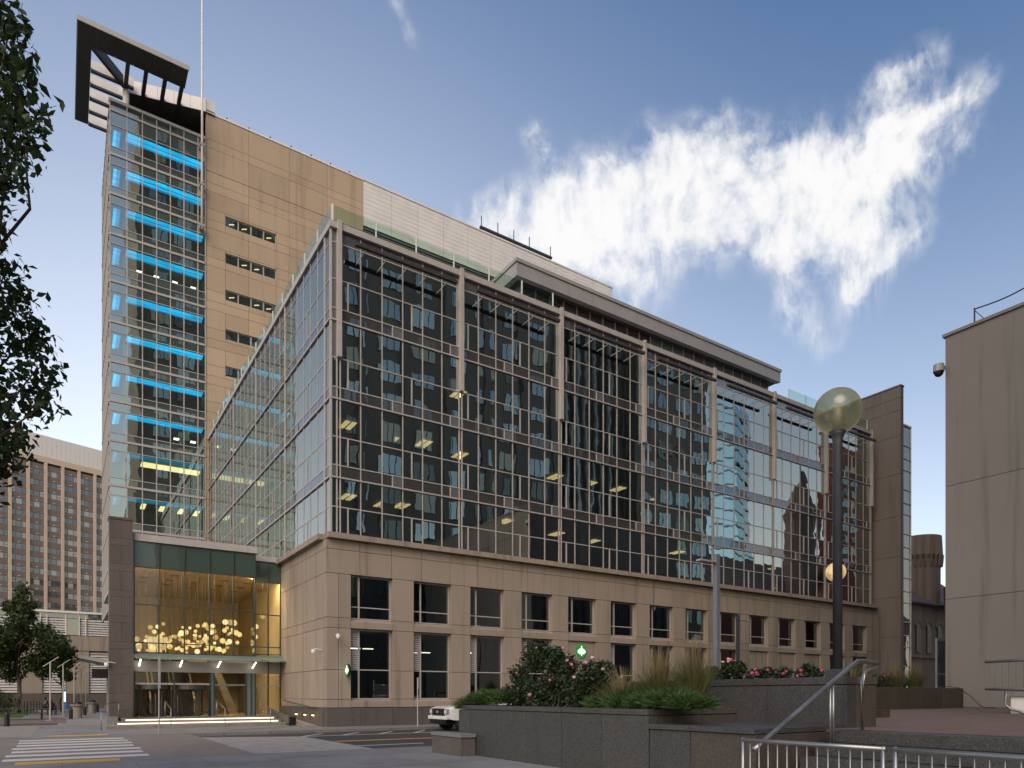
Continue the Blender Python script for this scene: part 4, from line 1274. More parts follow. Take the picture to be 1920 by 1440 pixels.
m = MB(); m.ball((37.55, 17.2, 18.22), .22, 12, 8); m.build('dome', 'black_metal', dc, smooth=True)
rc = root('roof_chain', 'slack chain strung between posts on the concrete building roof', 'chain', (38.2, 14, 20.25))
pts = [(38.25, 15.85 - 4.2 * t, 21.05 + .75 * t - .38 * math.sin(PI * t)) for t in [i / 12 for i in range(13)]]
m = MB(); m.tube(pts, .035, 5); m.build('chain', 'dark_metal', rc)
m = MB(); m.tube([(38.25, 15.85, 20.2), (38.25, 15.85, 21.1)], .04, 6); m.tube([(38.25, 15.85, 21.0), (38.25, 15.3, 20.2)], .02, 5); m.build('post', 'dark_metal', rc)
m = MB(); m.tube([(38.25, 11.65, 20.2), (38.25, 11.65, 22.6)], .08, 6); m.build('post', 'church_red', rc)

# ------------------------------------------------------------------ buildings across the street, seen only mirrored in the glass
bk = root('dark_office_block', 'dark stone office block mirrored in the long glass front', 'building', (40, -9, 0))
box('wall', 13, 60.5, -40, -9.3, 0, 122, 'dark_tower', bk)
wme = MB()
for a in (0, .95, 1.9):
    wme.box(a + .04, a + .86, -.1, .12, 0, 2.3)
wms = [wme.mesh(q, name='window') for q in ('mirror_window', 'mirror_window', 'mirror_window', 'blind_window', 'dim_window', 'mirror_window')]
wr = random.Random(77)
for f in range(29):
    for c in range(10):
        mesh_obj('window', wr.choice(wms), bk, Matrix.Translation((15.0 + 4.6 * c, -9.3, 6 + 3.95 * f)) @ Euler((random.gauss(0, .03), 0, random.gauss(0, .03))).to_matrix().to_4x4())
for x in [13 + 47.5 * k / 8 for k in range(9)]:
    box('pier', x - .5, x + .5, -9.3, -8.95, 0, 122, 'dark_tower', bk)
sb = root('finned_office_block', 'office block of tall vertical glass strips mirrored beside the dark block', 'building', (69, -12, 0))
box('wall', 60.6, 77, -42, -12, 0, 112, 'dark_tower', sb)
for k in range(9):
    pane('window_strip', 61.4 + 1.75 * k, 62.3 + 1.75 * k, -12.02, -11.9, 20, 110, 'strip_glass', sb, .001)
    box('fin', 62.5 + 1.75 * k, 62.9 + 1.75 * k, -12.0, -11.3, 20, 112, 'dark_tower', sb)
    for f in range(3):
        pane('window', 61.4 + 1.75 * k, 62.1 + 1.75 * k, -12.02, -11.9, 6 + f * 4.4, 8.6 + f * 4.4, 'mirror_window', sb, .01)
d2 = root('corner_office_block', 'dark corner block with punched windows mirrored near the blue tower', 'building', (85, -9, 0))
box('wall', 77.2, 94, -38, -9.4, 0, 96, 'dark_tower', d2)
for f in range(22):
    for c in range(4):
        mesh_obj('window', wr.choice(wms), d2, Matrix.Translation((78.2 + 4.1 * c, -9.4, 6 + 3.95 * f)) @ Euler((random.gauss(0, .03), 0, random.gauss(0, .03))).to_matrix().to_4x4())
bt = root('blue_glass_tower', 'blue glass tower mirrored in the right half of the glass front', 'tower', (170, -78, 0))
m = MB(); m.prism([(158, -70), (172, -66), (187, -72), (186, -96), (160, -96)], 0, 92); m.build('wall', 'blue_tower_glass', bt)
for f in range(22):
    m = MB(); m.prism([(157.8, -70.2), (172, -65.8), (187.2, -71.8), (187.2, -73), (172, -67), (157.8, -71.4)], 6 + f * 3.95, 6.5 + f * 3.95); m.build('floor_band', 'fascia_metal', bt)
rc2 = root('red_brick_church', 'dark red church with slate spire mirrored low in the glass', 'church', (160, -30, 0))
m = MB(); m.box(118, 190, -60, -25, 0, 21); m.build('wall', 'church_red', rc2)
m = MB(); m.extr([(-60.5, 21), (-24.5, 21), (-42, 36)], 'x', 117, 190); m.build('roof', 'roof_slate', rc2)
m = MB(); m.extr([(147, 0), (171, 0), (171, 21), (159, 34), (147, 21)], 'y', -30, -22); m.build('gable', 'church_red', rc2)
m = MB(); m.tube([(152, -30, 20), (152, -30, 44), (152, -30, 46), (152, -30, 58)], [3.8, 3.6, 4.0, .1], 8); m.build('spire', 'roof_slate', rc2)
bt2 = root('red_brick_tower', 'red brick tower block mirrored behind the spire', 'building', (225, -62, 0))
box('wall', 214, 246, -65, -60, 0, 86, 'brick_red', bt2)
for f in range(12):
    for c in range(6):
        mesh_obj('window', wr.choice(wms), bt2, Matrix.Translation((216 + 4.8 * c, -60, 34 + 3.95 * f)))
# ------------------------------------------------------------------ raised plaza, steps and planters on the right
ZP = 1.05
slab('plaza', 11.5, 60, -8.9, 19.2, ZP, 'plaza_brick', 1.0)
stp = root('plaza_steps', 'broad dark granite steps climbing to the brick plaza', 'steps', (10, 3, 0))
for k in range(5):
    for y0, y1 in ((-3, .1), (.1, 3.4), (3.4, 6.85)):
        m = MB(); m.box(9.40 + .42 * k, 11.62, y0 + .004, y1 - .004, .21 * k + (.004 if k else 0), .21 * (k + 1)); m.build('step', 'granite', stp, bev=.012)
pa = root('long_granite_planter', 'long dark granite planter holding roses and juniper', 'planter', (10, 13, 0))
ys = [17.2, 16.55, 15.15, 13.76, 12.37, 10.98, 9.6]
for y1, y0 in zip(ys[:-1], ys[1:]):
    m = MB(); m.box(9.5, 9.82, y0 + .006, y1 - .006, 0, 1.255); m.build('granite_slab', 'granite', pa, bev=.006)
    m = MB(); m.box(9.48, 9.86, y0 + .004, y1 - .004, 1.267, 1.38); m.build('cap_stone', 'granite', pa, bev=.008)
for x0, x1 in ((9.83, 11.0), (11.0, 12.08)):
    m = MB(); m.box(x0 + .005, x1 - .005, 9.6, 9.9, 0, 1.255); m.build('granite_slab', 'granite_brown', pa, bev=.006)
    m = MB(); m.box(x0 + .035, x1 - .005, 9.58, 9.92, 1.267, 1.38); m.build('cap_stone', 'granite_brown', pa, bev=.008)
for x0, x1 in ((9.83, 12), (12, 15), (15, 18)):
    m = MB(); m.box(x0, x1 - .01, 16.9, 17.2, 0, 1.37); m.build('granite_slab', 'granite', pa, bev=.006)
box('soil', 9.84, 19, 9.95, 16.88, .2, 1.26, 'soil', pa)
pb = root('low_granite_wall', 'low dark granite wall stepping down below the tall planter', 'wall', (10.5, 8.3, 0))
for y0, y1 in ((8.55, 9.57), (7.15, 8.55)):
    m = MB(); m.box(9.5, 9.82, y0 + .006, y1 - .006, 0, 1.0); m.build('granite_slab', 'granite' if y0 > 8 else 'granite_brown', pb, bev=.006)
    m = MB(); m.box(9.46, 12.05, y0 + .004, y1 - .004, 1.01, 1.10); m.build('cap_stone', 'granite_cap' if y0 > 9 else 'granite', pb, bev=.008)
m = MB(); m.box(9.83, 12.0, 7.1, 7.14, 0, 1.0); m.build('granite_slab', 'granite_brown', pb)
pc = root('tall_granite_planter', 'tall dark granite planter carrying the globe lamp post', 'planter', (12.5, 8, 1.05))
for y0, y1 in ((7.12, 8.85), (8.85, 10.6), (10.6, 12.6), (12.6, 16.8)):
    m = MB(); m.box(12.1, 12.4, y0 + .005, y1 - .005, .9, 1.85); m.build('granite_slab', 'granite', pc, bev=.006)
    m = MB(); m.box(12.08, 12.44, y0 + .004, y1 - .004, 1.86, 2.0); m.build('cap_stone', 'granite', pc, bev=.008)
m = MB(); m.box(12.41, 13.05, 7.1, 7.4, .9, 1.85); m.build('granite_slab', 'granite_brown', pc, bev=.006)
m = MB(); m.box(12.45, 13.07, 7.08, 7.42, 1.86, 2.0); m.build('cap_stone', 'granite_brown', pc, bev=.008)
m = MB(); m.box(12.75, 13.05, 7.41, 16.8, .9, 1.99); m.build('granite_slab', 'granite_brown', pc, bev=.006)
box('soil', 12.42, 12.74, 7.42, 16.7, .9, 1.90, 'soil', pc)
gb = root('granite_bench_block', 'low grey granite block at the foot of the long planter', 'block', (9.2, 17.6, 0))
m = MB(); m.box(9.0, 9.47, 16.2, 17.9, 0, .50); m.build('granite_slab', 'granite_base', gb, bev=.01)
m = MB(); m.box(8.97, 9.47, 16.15, 17.93, .505, .60); m.build('cap_stone', 'granite_cap', gb, bev=.012)
pd = root('plaza_planter', 'low brown stone planter on the plaza in front of the concrete wall', 'planter', (32, 15.5, 1.05))
for i in range(4):
    m = MB(); m.box(28.2 + 2.02 * i, 30.2 + 2.02 * i, 15.5, 15.9, 1.05, 2.0); m.build('stone_slab', 'granite_brown', pd, bev=.012)
m = MB(); m.box(35.9, 36.28, 15.91, 18.6, 1.05, 1.99); m.build('stone_slab', 'granite_brown', pd, bev=.012)
box('soil', 28.3, 35.9, 15.92, 18.6, 1.0, 1.9, 'soil', pd)

# ------------------------------------------------------------------ rails
hr_ = root('stair_handrail', 'brushed steel handrail climbing the plaza steps', 'handrail', (10.9, 6.6, .8))
m = MB(); m.tube([(8.72, 6.6, .83), (8.9, 6.6, .92), (11.35, 6.6, 2.16), (11.55, 6.6, 2.24), (11.75, 6.6, 2.25), (12.15, 6.6, 2.22)], .042, 12); m.build('rail', 'steel', hr_, smooth=True)
m = MB(); m.tube([(12.15, 6.6, 2.22), (12.2, 6.6, 2.19), (12.14, 6.6, 2.13), (11.95, 6.6, 2.11), (11.75, 6.6, 2.05), (11.68, 6.6, 1.9), (11.68, 6.6, ZP)], .03, 10); m.build('return_post', 'steel', hr_, smooth=True)
for dx in (0, .085):
    m = MB(); m.tube([(10.72 + dx, 6.6, .80), (10.72 + dx, 6.6, 1.84 + dx * .5)], .022, 8); m.build('post', 'steel', hr_, smooth=True)
def guard(label, X, y0, y1, z0, z1, first=True):
    g = root('guard_rail', label, 'railing', (X, y0, z0))
    m = MB(); m.tube([(X, y0, z1), (X, y1, z1)], .026, 10); m.build('top_rail', 'steel', g, smooth=True)
    m = MB(); m.tube([(X, y0, z0 + .1), (X, y1, z0 + .1)], .02, 8); m.build('bottom_rail', 'steel', g, smooth=True)
    n_ = int(abs(y1 - y0) / .118)
    me = MB().tube([(0, 0, z0 + .1), (0, 0, z1)], .009, 6).mesh('steel', True, name='baluster')
    for k in range(1, n_):
        mesh_obj('baluster', me, g, Matrix.Translation((X, y0 + (y1 - y0) * k / n_, 0)))
    for y in (y0 - .02 * (1 if y1 < y0 else -1), y1 + .03 * (1 if y1 < y0 else -1)):
        m = MB(); m.tube([(X, y, z0), (X, y, z1 + .03)], .024, 8); m.build('post', 'steel', g, smooth=True)
guard('low steel guard rail with thin balusters beside the plaza steps, its left panel', 6.8, 5.32, 3.60, 0, 1.12)
guard('low steel guard rail panel cut off by the bottom right corner', 6.8, 3.53, .8, 0, 1.12)
rr_ = root('ramp_railing', 'steel railing of upright bars above a white block at right edge', 'railing', (26, 9.8, ZP))
m = MB(); m.tube([(26, 10.45, 2.78), (26, 7.0, 2.86)], .05, 8); m.build('top_rail', 'steel', rr_, smooth=True)
m = MB(); m.tube([(26, 10.45, 1.87), (26, 7.0, 1.80)], .05, 8); m.build('bottom_rail', 'steel', rr_, smooth=True)
for k in range(16):
    y = 10.38 - k * .2
    m = MB(); m.tube([(26, y, 1.86), (26, y, 2.8)], .02, 6); m.build('bar', 'steel', rr_)
m = MB(); m.tube([(26, 9.85, 1.82), (26, 9.85, 1.35), (26, 9.7, 1.2), (26, 9.4, 1.12), (26, 9.3, ZP)], .04, 8); m.build('bent_leg', 'steel', rr_, smooth=True)
wb = root('white_block', 'low white painted plinth with a stone cap at right edge', 'plinth', (26.5, 8, ZP))
m = MB(); m.box(26.1, 27.4, 6.5, 9.75, ZP, 1.62); m.build('plinth', 'white_metal', wb, bev=.02)
m = MB(); m.extr([(6.4, 1.63), (9.9, 1.63), (9.9, 1.70), (9.3, 1.92), (6.4, 1.96)], 'x', 26.0, 27.5); m.build('cap_stone', 'granite_cap', wb)
k_ = (1757 - 960) / 1280.0
sx0, sy0 = (CX + SX * k_) * 41, (SX - CX * k_) * 41
sd_ = root('glass_door_screen', 'narrow steel-framed glass screen beside the concrete wall', 'screen', (sx0, sy0, 0))
m = MB(); m.box(sx0, sx0 + .14, sy0, sy0 + .1, 0, 5.1); m.box(sx0 + .14, sx0 + 2.2, sy0, sy0 + .1, 4.95, 5.1); m.box(sx0 + .14, sx0 + 2.2, sy0 + .01, sy0 + .09, 2.9, 3.0); m.build('frame', 'grey_metal', sd_)
pane('pane', sx0 + .15, sx0 + 2.2, sy0 + .04, sy0 + .06, 0, 4.94, 'base_glass', sd_)
hs = root('garden_hose', 'thin dark hose draped over the plaza planter onto the paving', 'hose', (36.6, 15.4, ZP))
m = MB(); m.tube([(34.2, 15.7, 2.02), (34.9, 15.6, 2.08), (35.6, 15.42, 2.02), (36.3, 15.2, 1.6), (36.7, 15.0, 1.2), (36.95, 14.9, 1.08), (37.6, 14.7, 1.07)], .018, 6); m.build('hose', 'church_red', hs, smooth=True)

# ------------------------------------------------------------------ lamp posts
lp = root('globe_lamp_post', 'tall dark lamp post with big smoky glass globe on the planter', 'lamp post', (12.62, 7.62, 1.9))
px, py = 12.62, 7.62
m = MB(); m.box(px - .13, px + .13, py - .19, py + .19, 1.9, 2.16); m.build('base', 'pole_paint', lp, bev=.01)
m = MB(); m.tube([(px, py, 2.16), (px, py, 6.62), (px, py, 6.72), (px, py, 6.80)], [.088, .088, .12, .16], 20); m.build('pole', 'pole_paint', lp, smooth=True)
m = MB(); m.ball((px, py, 7.19), .435, 32, 20); m.build('globe', 'globe_glass', lp, smooth=True)
m = MB(); m.tube([(px, py, 6.8), (px, py, 7.22), (px, py, 7.26)], [.105, .105, .08], 16); m.build('socket', 'grey_metal', lp, smooth=True)
l2 = root('small_globe_lamp', 'lit orange globe lamp half hidden behind the tall lamp post', 'lamp post', (28.6, 16.9, 0))
D_, k_ = 33.0, (1567 - 960) / 1280.0
gx, gy = (CX + SX * k_) * D_, (SX - CX * k_) * D_
l2.location = (gx, gy, ZP); L[l2] = Matrix.Translation((gx, gy, ZP))
m = MB(); m.ball((gx, gy, 7.62), .46, 24, 16); m.build('globe', 'street_globe', l2, smooth=True)
m = MB(); m.tube([(gx, gy, ZP), (gx, gy, 7.2)], .08, 10); m.build('pole', 'pole_paint', l2, smooth=True)
def led_post(label, x, y, h, w_, arm, mat):
    t = root('street_lamp', label, 'street lamp', (x, y, 0))
    m = MB(); m.box(x - w_, x + w_, y - w_, y + w_, 0, h); m.build('pole', mat, t, bev=.01)
    m = MB(); m.box(min(x + arm * .2, x + arm * 1.2), max(x + arm * .2, x + arm * 1.2), y - .14, y + .14, h - .42, h - .33); m.build('lamp_head', 'grey_metal', t, bev=.01)
    m = MB(); m.box(min(x, x + arm * .2), max(x, x + arm * .2), y - .05, y + .05, h - .40, h - .34); m.build('arm', mat, t)
led_post('square grey street lamp rising behind the rose planter', 24.6, 20.6, 8.0, .11, -1.0, 'pole_grey')
led_post('slim dark street lamp on the far pavement beyond the roses', 41.5, 32.8, 7.6, .10, 1.0, 'pole_paint')
sp = root('street_sign', 'thin street sign seen edge-on at the kerb before the entrance', 'street sign', (3.45, 32.62, 0))
m = MB(); m.tube([(3.45, 32.62, 0), (3.45, 32.62, 3.2)], .03, 8); m.build('pole', 'grey_metal', sp)
m = MB(); m.box(3.40, 3.50, 32.55, 32.60, 1.95, 3.35); m.build('sign_plate', 'grey_metal', sp, mtx=Matrix.Identity(4))
sp = root('parking_sign_pole', 'thin pale sign pole on the far kerb behind the truck', 'sign pole', (15.9, 32.7, 0))
m = MB(); m.tube([(15.6, 32.7, 0), (15.6, 32.7, 2.6)], .03, 8); m.box(15.57, 15.63, 32.64, 32.67, 2.0, 2.6); m.build('pole', 'mullion', sp)
# wall cameras and coffee-shop signs
def wcam(label, x, y, z, dx, dy):
    t = root('security_camera', label, 'camera', (x, y, z))
    m = MB(); m.tube([(x, y, z), (x + dx * .35, y + dy * .35, z + .05), (x + dx * .42, y + dy * .42, z - .05)], .03, 6); m.build('arm', 'white_plastic', t)
    m = MB(); m.tube([(x + dx * .42, y + dy * .42, z + .02), (x + dx * .42, y + dy * .42, z - .14)], [.10, .12], 10); m.ball((x + dx * .42, y + dy * .42, z - .15), .10, 10, 6); m.build('dome', 'white_plastic', t)
wcam('white dome security camera on the stone corner, the higher one', 12.1, 35.35, 4.85, 0, -1)
wcam('white dome security camera on an arm near the stone corner', 11.6, 36.2, 4.1, -1, 0)
wcam('white security camera on the granite pier', 2.4, 42.6, 3.4, -1, -.3)
def emblem(name, label, c, r, axis, lit):
    t = root(name, label, 'sign', c)
    def disc(rad, d0, d1, mat, nm, seg=32, wob=None):
        pts = [(rad * math.cos(2 * PI * k / seg), rad * math.sin(2 * PI * k / seg)) for k in range(seg)]
        m = MB()
        if axis == 'y': m.extr([(c[0] + a, c[2] + b) for a, b in pts], 'y', c[1] + d0, c[1] + d1)
        else: m.extr([(c[1] + a, c[2] + b) for a, b in pts], 'x', c[0] + d0, c[0] + d1)
        return m.build(nm, mat, t)
    def shape(polys, d0, d1, mat, nm):
        m = MB()
        for poly in polys:
            if axis == 'y': m.extr([(c[0] + a * r, c[2] + b * r) for a, b in poly], 'y', c[1] + d0, c[1] + d1)
            else: m.extr([(c[1] + a * r, c[2] + b * r) for a, b in poly], 'x', c[0] + d0, c[0] + d1)
        return m.build(nm, mat, t)
    disc(r, -.02, .06, 'black_metal' if not lit else 'sign_green_lit', 'sign_body')
    disc(r * .88, -.035, -.021, 'sign_green_lit', 'sign_face')
    star = [((.20 if k % 2 == 0 else .09) * math.sin(PI * k / 5), .62 + (.20 if k % 2 == 0 else .09) * math.cos(PI * k / 5)) for k in range(10)]
    crown = [(-.26, .46), (-.14, .40), (.14, .40), (.26, .46), (.18, .26), (-.18, .26)]
    body = [(-.17, .24), (.17, .24), (.24, -.05), (.14, -.5), (0, -.72), (-.14, -.5), (-.24, -.05)]
    sides = []
    for s_ in (-1, 1):
        for q in range(3):
            o_ = .34 + .15 * q
            sides.append([(s_ * o_, .36 - .12 * q), (s_ * (o_ + .09), .34 - .12 * q), (s_ * (o_ + .07), -.36 + .05 * q), (s_ * (o_ - .03), -.5 + .1 * q), (s_ * (o_ - .04), -.1)])
    shape([star, crown, body] + sides, -.05, -.036, 'sign_white', 'emblem')
emblem('wall_emblem_sign', 'round green and white emblem lit on the stone wall above the roses', (28.85, 35.42, 4.6), .45, 'y', True)
emblem('projecting_emblem_sign', 'round black and green emblem sign projecting from the stone corner', (12.62, 35.0, 3.0), .33, 'x', False)

# ------------------------------------------------------------------ plants
def crown_mesh(clumps, n, size, rng, flat=.0, aspect=.55):
    v, f = [], []
    tot = sum(c[3] ** 2 for c in clumps)
    for (x, y, z, r_, *sq) in clumps:
        sz = sq[0] if sq else .85
        cnt_ = max(6, int(n * r_ ** 2 / tot))
        for _ in range(cnt_):
            d = Vector((rng.gauss(0, 1), rng.gauss(0, 1), rng.gauss(0, 1))).normalized()
            q = r_ * (rng.random() ** .38) * (1 + .22 * rng.gauss(0, 1) * .6)
            p = Vector((x, y, z)) + Vector((d.x * q, d.y * q, d.z * q * sz))
            s = size * rng.uniform(.65, 1.3)
            nrm = (d * .6 + Vector((rng.gauss(0, .6), rng.gauss(0, .6), rng.gauss(.3, .6)))).normalized()
            t = nrm.orthogonal().normalized()
            t = Matrix.Rotation(rng.uniform(0, 2 * PI), 3, nrm) @ t
            b = nrm.cross(t)
            o = len(v)
            wd = s * aspect * .5
            v += [p - t * s * .5, p - t * s * .12 + b * wd + nrm * s * .06, p + t * s * .5 - nrm * s * .05, p - t * s * .12 - b * wd + nrm * s * .06, p - t * s * .05]
            f += [(o, o + 1, o + 4), (o + 1, o + 2, o + 4), (o + 2, o + 3, o + 4), (o + 3, o, o + 4)]
    return v, f
def limb_path(a, b, rng, k=4, wob=.12):
    a, b = Vector(a), Vector(b)
    ln = (b - a).length
    return [a.lerp(b, i / k) + (Vector((rng.gauss(0, 1), rng.gauss(0, 1), rng.gauss(0, .5))) * ln * wob * .35 if 0 < i < k else Vector()) for i in range(k + 1)]
def tree(name, label, base, h, clumps, n, size, mat, r0, seed, group=None, cat='tree', fork=.4, kinds=('crown', 'trunk')):
    rng = random.Random(seed)
    t = root(name, label, cat, base, 0, group)
    m = MB()
    top = (base[0], base[1], base[2] + h)
    pth = limb_path(base, top, rng, 6, .05)
    m.tube(pth, [r0 * (1 - .8 * i / 6) for i in range(7)], 8)
    for c in clumps:
        st_ = pth[min(5, 1 + int(6 * fork * rng.uniform(.7, 1.5)))]
        lp_ = limb_path(st_, c[:3], rng)
        m.tube(lp_, [r0 * .35 * (1 - .85 * i / 4) for i in range(5)], 5)
    m.build('trunk', 'bark', t, smooth=True)
    v, f = crown_mesh(clumps, n, size, rng)
    mm = MB(); mm.v = [tuple(q) for q in v]; mm.f = f
    mm.build('crown', mat, t)
    return t
def at(u, v, D):
    k = (u - 960) / 1280.0
    return ((CX + SX * k) * D, (SX - CX * k) * D, EYE + (1304 - v) / 1280.0 * D)
def onwall(u, X):                      # distance along the view at which the plane x = X is met
    return X / (CX + SX * (u - 960) / 1280.0)
# street tree at the left edge: its crown hangs into view
rng = random.Random(3)
cl = []
for (u, v, r_) in ((5, 70, .50), (30, 120, .36), (-10, 170, .62), (25, 215, .42), (40, 265, .34), (-15, 300, .55), (10, 340, .26), (-40, 400, .45), (-10, 455, .22), (10, 505, .34), (35, 560, .38), (-10, 600, .55), (45, 640, .48),
                (70, 690, .40), (30, 735, .50), (80, 760, .30), (-15, 790, .5), (25, 830, .36), (-5, 880, .34), (-30, 930, .28), (65, 620, .22), (20, 40, .26), (5, 870, .25)):
    cl.append((*at(u, v, 10.2 + rng.uniform(-.5, .7)), r_, 1.0))
for i in range(34):
    cl.append((*at(rng.uniform(-620, -60), rng.uniform(-120, 880), 10.2 + rng.uniform(-2.4, 2.4)), rng.uniform(.6, 1.1), .9))
tree('street_tree', 'leafy street tree hanging into view along the left edge', (-2.5, 13.6, 0), 9.5, cl, 24000, .145, 'leaf_dark', .17, 4)
# park trees
cl = [(-3.31 + rng.gauss(0, 1.6), 76.4 + rng.gauss(0, 1.4), rng.uniform(3.5, 10.2), 1.15, .9) for _ in range(20)]
cl = [(x + (-3.31 - x) * max(0, (z - 5) / 7), y, z, r_ * (1 - .4 * max(0, (z - 6) / 6)), s) for x, y, z, r_, s in cl] + [(-3.0, 76.2, 11.0, .7, 1.2), (-2.0, 76, 4.6, 1.3, .8), (-4.8, 76.6, 5.2, 1.4, .8), (-1.2, 75.6, 6.1, 1.0, .8)]
tree('park_tree', 'dense dark park tree left of the light poles', (-3.3, 76.4, 0), 9.5, cl, 16000, .30, 'leaf_tree', .2, 6)
cl = [(-.18 + rng.gauss(0, 1.0), 84 + rng.gauss(0, .8), rng.uniform(3.6, 6.6), .72, .9) for _ in range(11)]
tree('park_sapling', 'slender young park tree before the louvred annex', (-.1, 84, 0), 5.6, cl, 3200, .26, 'leaf_tree', .09, 9)
cl = [(-9.5 + rng.gauss(0, 2.0), 82 + rng.gauss(0, 1.5), rng.uniform(3.2, 9.5), 1.5, .9) for _ in range(16)]
tree('park_tree', 'park tree cut off by the left edge behind the hedge', (-9.5, 82, 0), 9, cl, 9000, .32, 'leaf_tree', .2, 12)
hg = root('hedge', 'clipped dark green hedge below the park tree', 'hedge', (-6.5, 74.6, 0))
rng = random.Random(14)
cl = [(-8.6 + .45 * i, 74.6 + rng.gauss(0, .2), 1.1 + rng.gauss(0, .15), .95, 1.1) for i in range(11)]
v, f = crown_mesh(cl, 6000, .17, rng); mm = MB(); mm.v = [tuple(q) for q in v]; mm.f = f; mm.build('foliage', 'leaf_tree', hg)
m = MB(); m.box(-8.8, -3.8, 74.2, 75, 0, 1.4); m.build('branches', 'bark', hg)

def blades(rng, c, n, h, spread, w_, lean=.5, seg=4):
    v, f = [], []
    for _ in range(n):
        a = rng.uniform(0, 2 * PI); r_ = spread * rng.random() ** .6
        b0 = Vector((c[0] + math.cos(a) * r_ * .35, c[1] + math.sin(a) * r_ * .35, c[2]))
        hh = h * rng.uniform(.6, 1.05); out = Vector((math.cos(a + rng.gauss(0, .5)), math.sin(a + rng.gauss(0, .5)), 0)) * r_ * lean * 2
        side = Vector((-math.sin(a), math.cos(a), 0)) * w_ if rng.random() < .5 else Vector((math.cos(a * 3), math.sin(a * 3), 0)) * w_
        o = len(v)
        for i in range(seg + 1):
            t = i / seg
            p = b0 + Vector((0, 0, hh * (t - .10 * t * t))) + out * t * t
            ww = (1 - t * .85)
            v += [p - side * ww, p + side * ww]
        f += [(o + 2 * i, o + 2 * i + 1, o + 2 * i + 3, o + 2 * i + 2) for i in range(seg)]
    return v, f
def mbv(vf):
    m = MB(); m.v = [tuple(q) for q in vf[0]]; m.f = vf[1]; return m
def reed(label, c, h, spread, seed, n=150, plume=True):
    rng = random.Random(seed)
    t = root('feather_grass', label, 'grass', c, 0, None)
    mbv(blades(rng, c, n, h * .72, spread, .010, .55)).build('blades', 'leaf_grass', t)
    if plume:
        mbv(blades(rng, c, int(n * .5), h, spread * .55, .009, .35)).build('plumes', 'leaf_plume', t)
reed('wide clump of feather grass beside the rose bush, the lowest', (*at(1165, 1312, 14.9)[:2], 1.26), 1.15, .6, 31, 420)
reed('middle clump of tall feather grass above the juniper', (*at(1235, 1312, 14.6)[:2], 1.26), 1.6, .6, 32, 520)
reed('tallest clump of feather grass at the planter corner', (*at(1300, 1312, 14.3)[:2], 1.26), 1.85, .52, 33, 560)
reed('tawny feather grass on the plaza planter near the fin', (*at(1678, 1288, 33)[:2], 1.9), 1.5, .8, 34, 420)
reed('tawny feather grass on the plaza planter below the church', (*at(1715, 1288, 34)[:2], 1.9), 1.55, .8, 35, 420)
reed('feather grass on the tall planter behind the lamp base', (*at(1600, 1270, onwall(1600, 12.6))[:2], 1.9), .55, .3, 36, 60)
def flower_mesh(mat):
    m = MB()
    for k in range(7):
        a = 2 * PI * k / 7
        for (rr2, zz, tl) in ((.9, .1, .35), (.55, .35, .5)):
            c_, s_ = math.cos(a + zz), math.sin(a + zz)
            m.add([(0, 0, 0), (c_ * rr2 - s_ * .35, s_ * rr2 + c_ * .35, zz + tl * .6), (c_ * rr2 * 1.15, s_ * rr2 * 1.15, zz + tl), (c_ * rr2 + s_ * .35, s_ * rr2 - c_ * .35, zz + tl * .6)], [(0, 1, 2, 3)])
    return m.mesh(mat, name='flower')
FL = {k: flower_mesh(k) for k in ('petal', 'petal_pale', 'petal_hot')}
def rose(label, base, clumps, n, seed, flowers, mats=('petal', 'petal_pale'), size=.085, fs=.04, pts=None):
    rng = random.Random(seed)
    t = root('rose_bush', label, 'bush', base)
    v, f = crown_mesh(clumps, n, size, rng, aspect=.7)
    mbv((v, f)).build('foliage', 'leaf_rose', t)
    m = MB()
    for c in clumps:
        m.tube(limb_path((base[0] + rng.gauss(0, .1), base[1] + rng.gauss(0, .1), base[2]), c[:3], rng), [.022, .018, .014, .01, .006], 5)
    m.build('stems', 'bark', t)
    spots = []
    for i in range(flowers):
        c = rng.choice(clumps)
        d = Vector((-c[0], -c[1], 0)).normalized() * rng.uniform(.2, .8) + Vector((rng.gauss(0, .5), rng.gauss(0, .5), rng.uniform(-.2, .9)))
        d.normalize()
        spots.append(Vector(c[:3]) + d * c[3] * 1.02)
    for p in (pts or []): spots.append(Vector(p))
    for p in spots:
        s = fs * rng.uniform(.8, 1.25)
        d = Vector((-p.x, -p.y, 0)).normalized() + Vector((rng.gauss(0, .3), rng.gauss(0, .3), .6))
        mesh_obj('flower', FL[rng.choice(mats)], t, Matrix.Translation(p) @ d.to_track_quat('Z', 'Y').to_matrix().to_4x4() @ Matrix.Diagonal((s, s, s, 1)))
cl = []
for (u, v, r_) in ((1000, 1235, .34), (1020, 1222, .26), (975, 1265, .30), (1040, 1245, .36), (985, 1295, .34), (1060, 1275, .36), (1110, 1262, .33), (1135, 1258, .24), (1030, 1290, .40), (1085, 1295, .38), (1125, 1290, .30), (955, 1300, .24), (1065, 1248, .28), (1150, 1285, .24), (1008, 1214, .18), (1045, 1225, .2), (970, 1312, .30), (1010, 1312, .34), (1050, 1314, .34), (1095, 1314, .32), (1135, 1312, .26)):
    cl.append((*at(u, v, onwall(u, 10.35) + random.uniform(-.3, .45)), r_ * 1.06, .95))
rose('big rose bush with pink flowers in the long planter', (*at(1050, 1320, onwall(1050, 10.35))[:2], 1.26), cl, 12000, 41, 17)
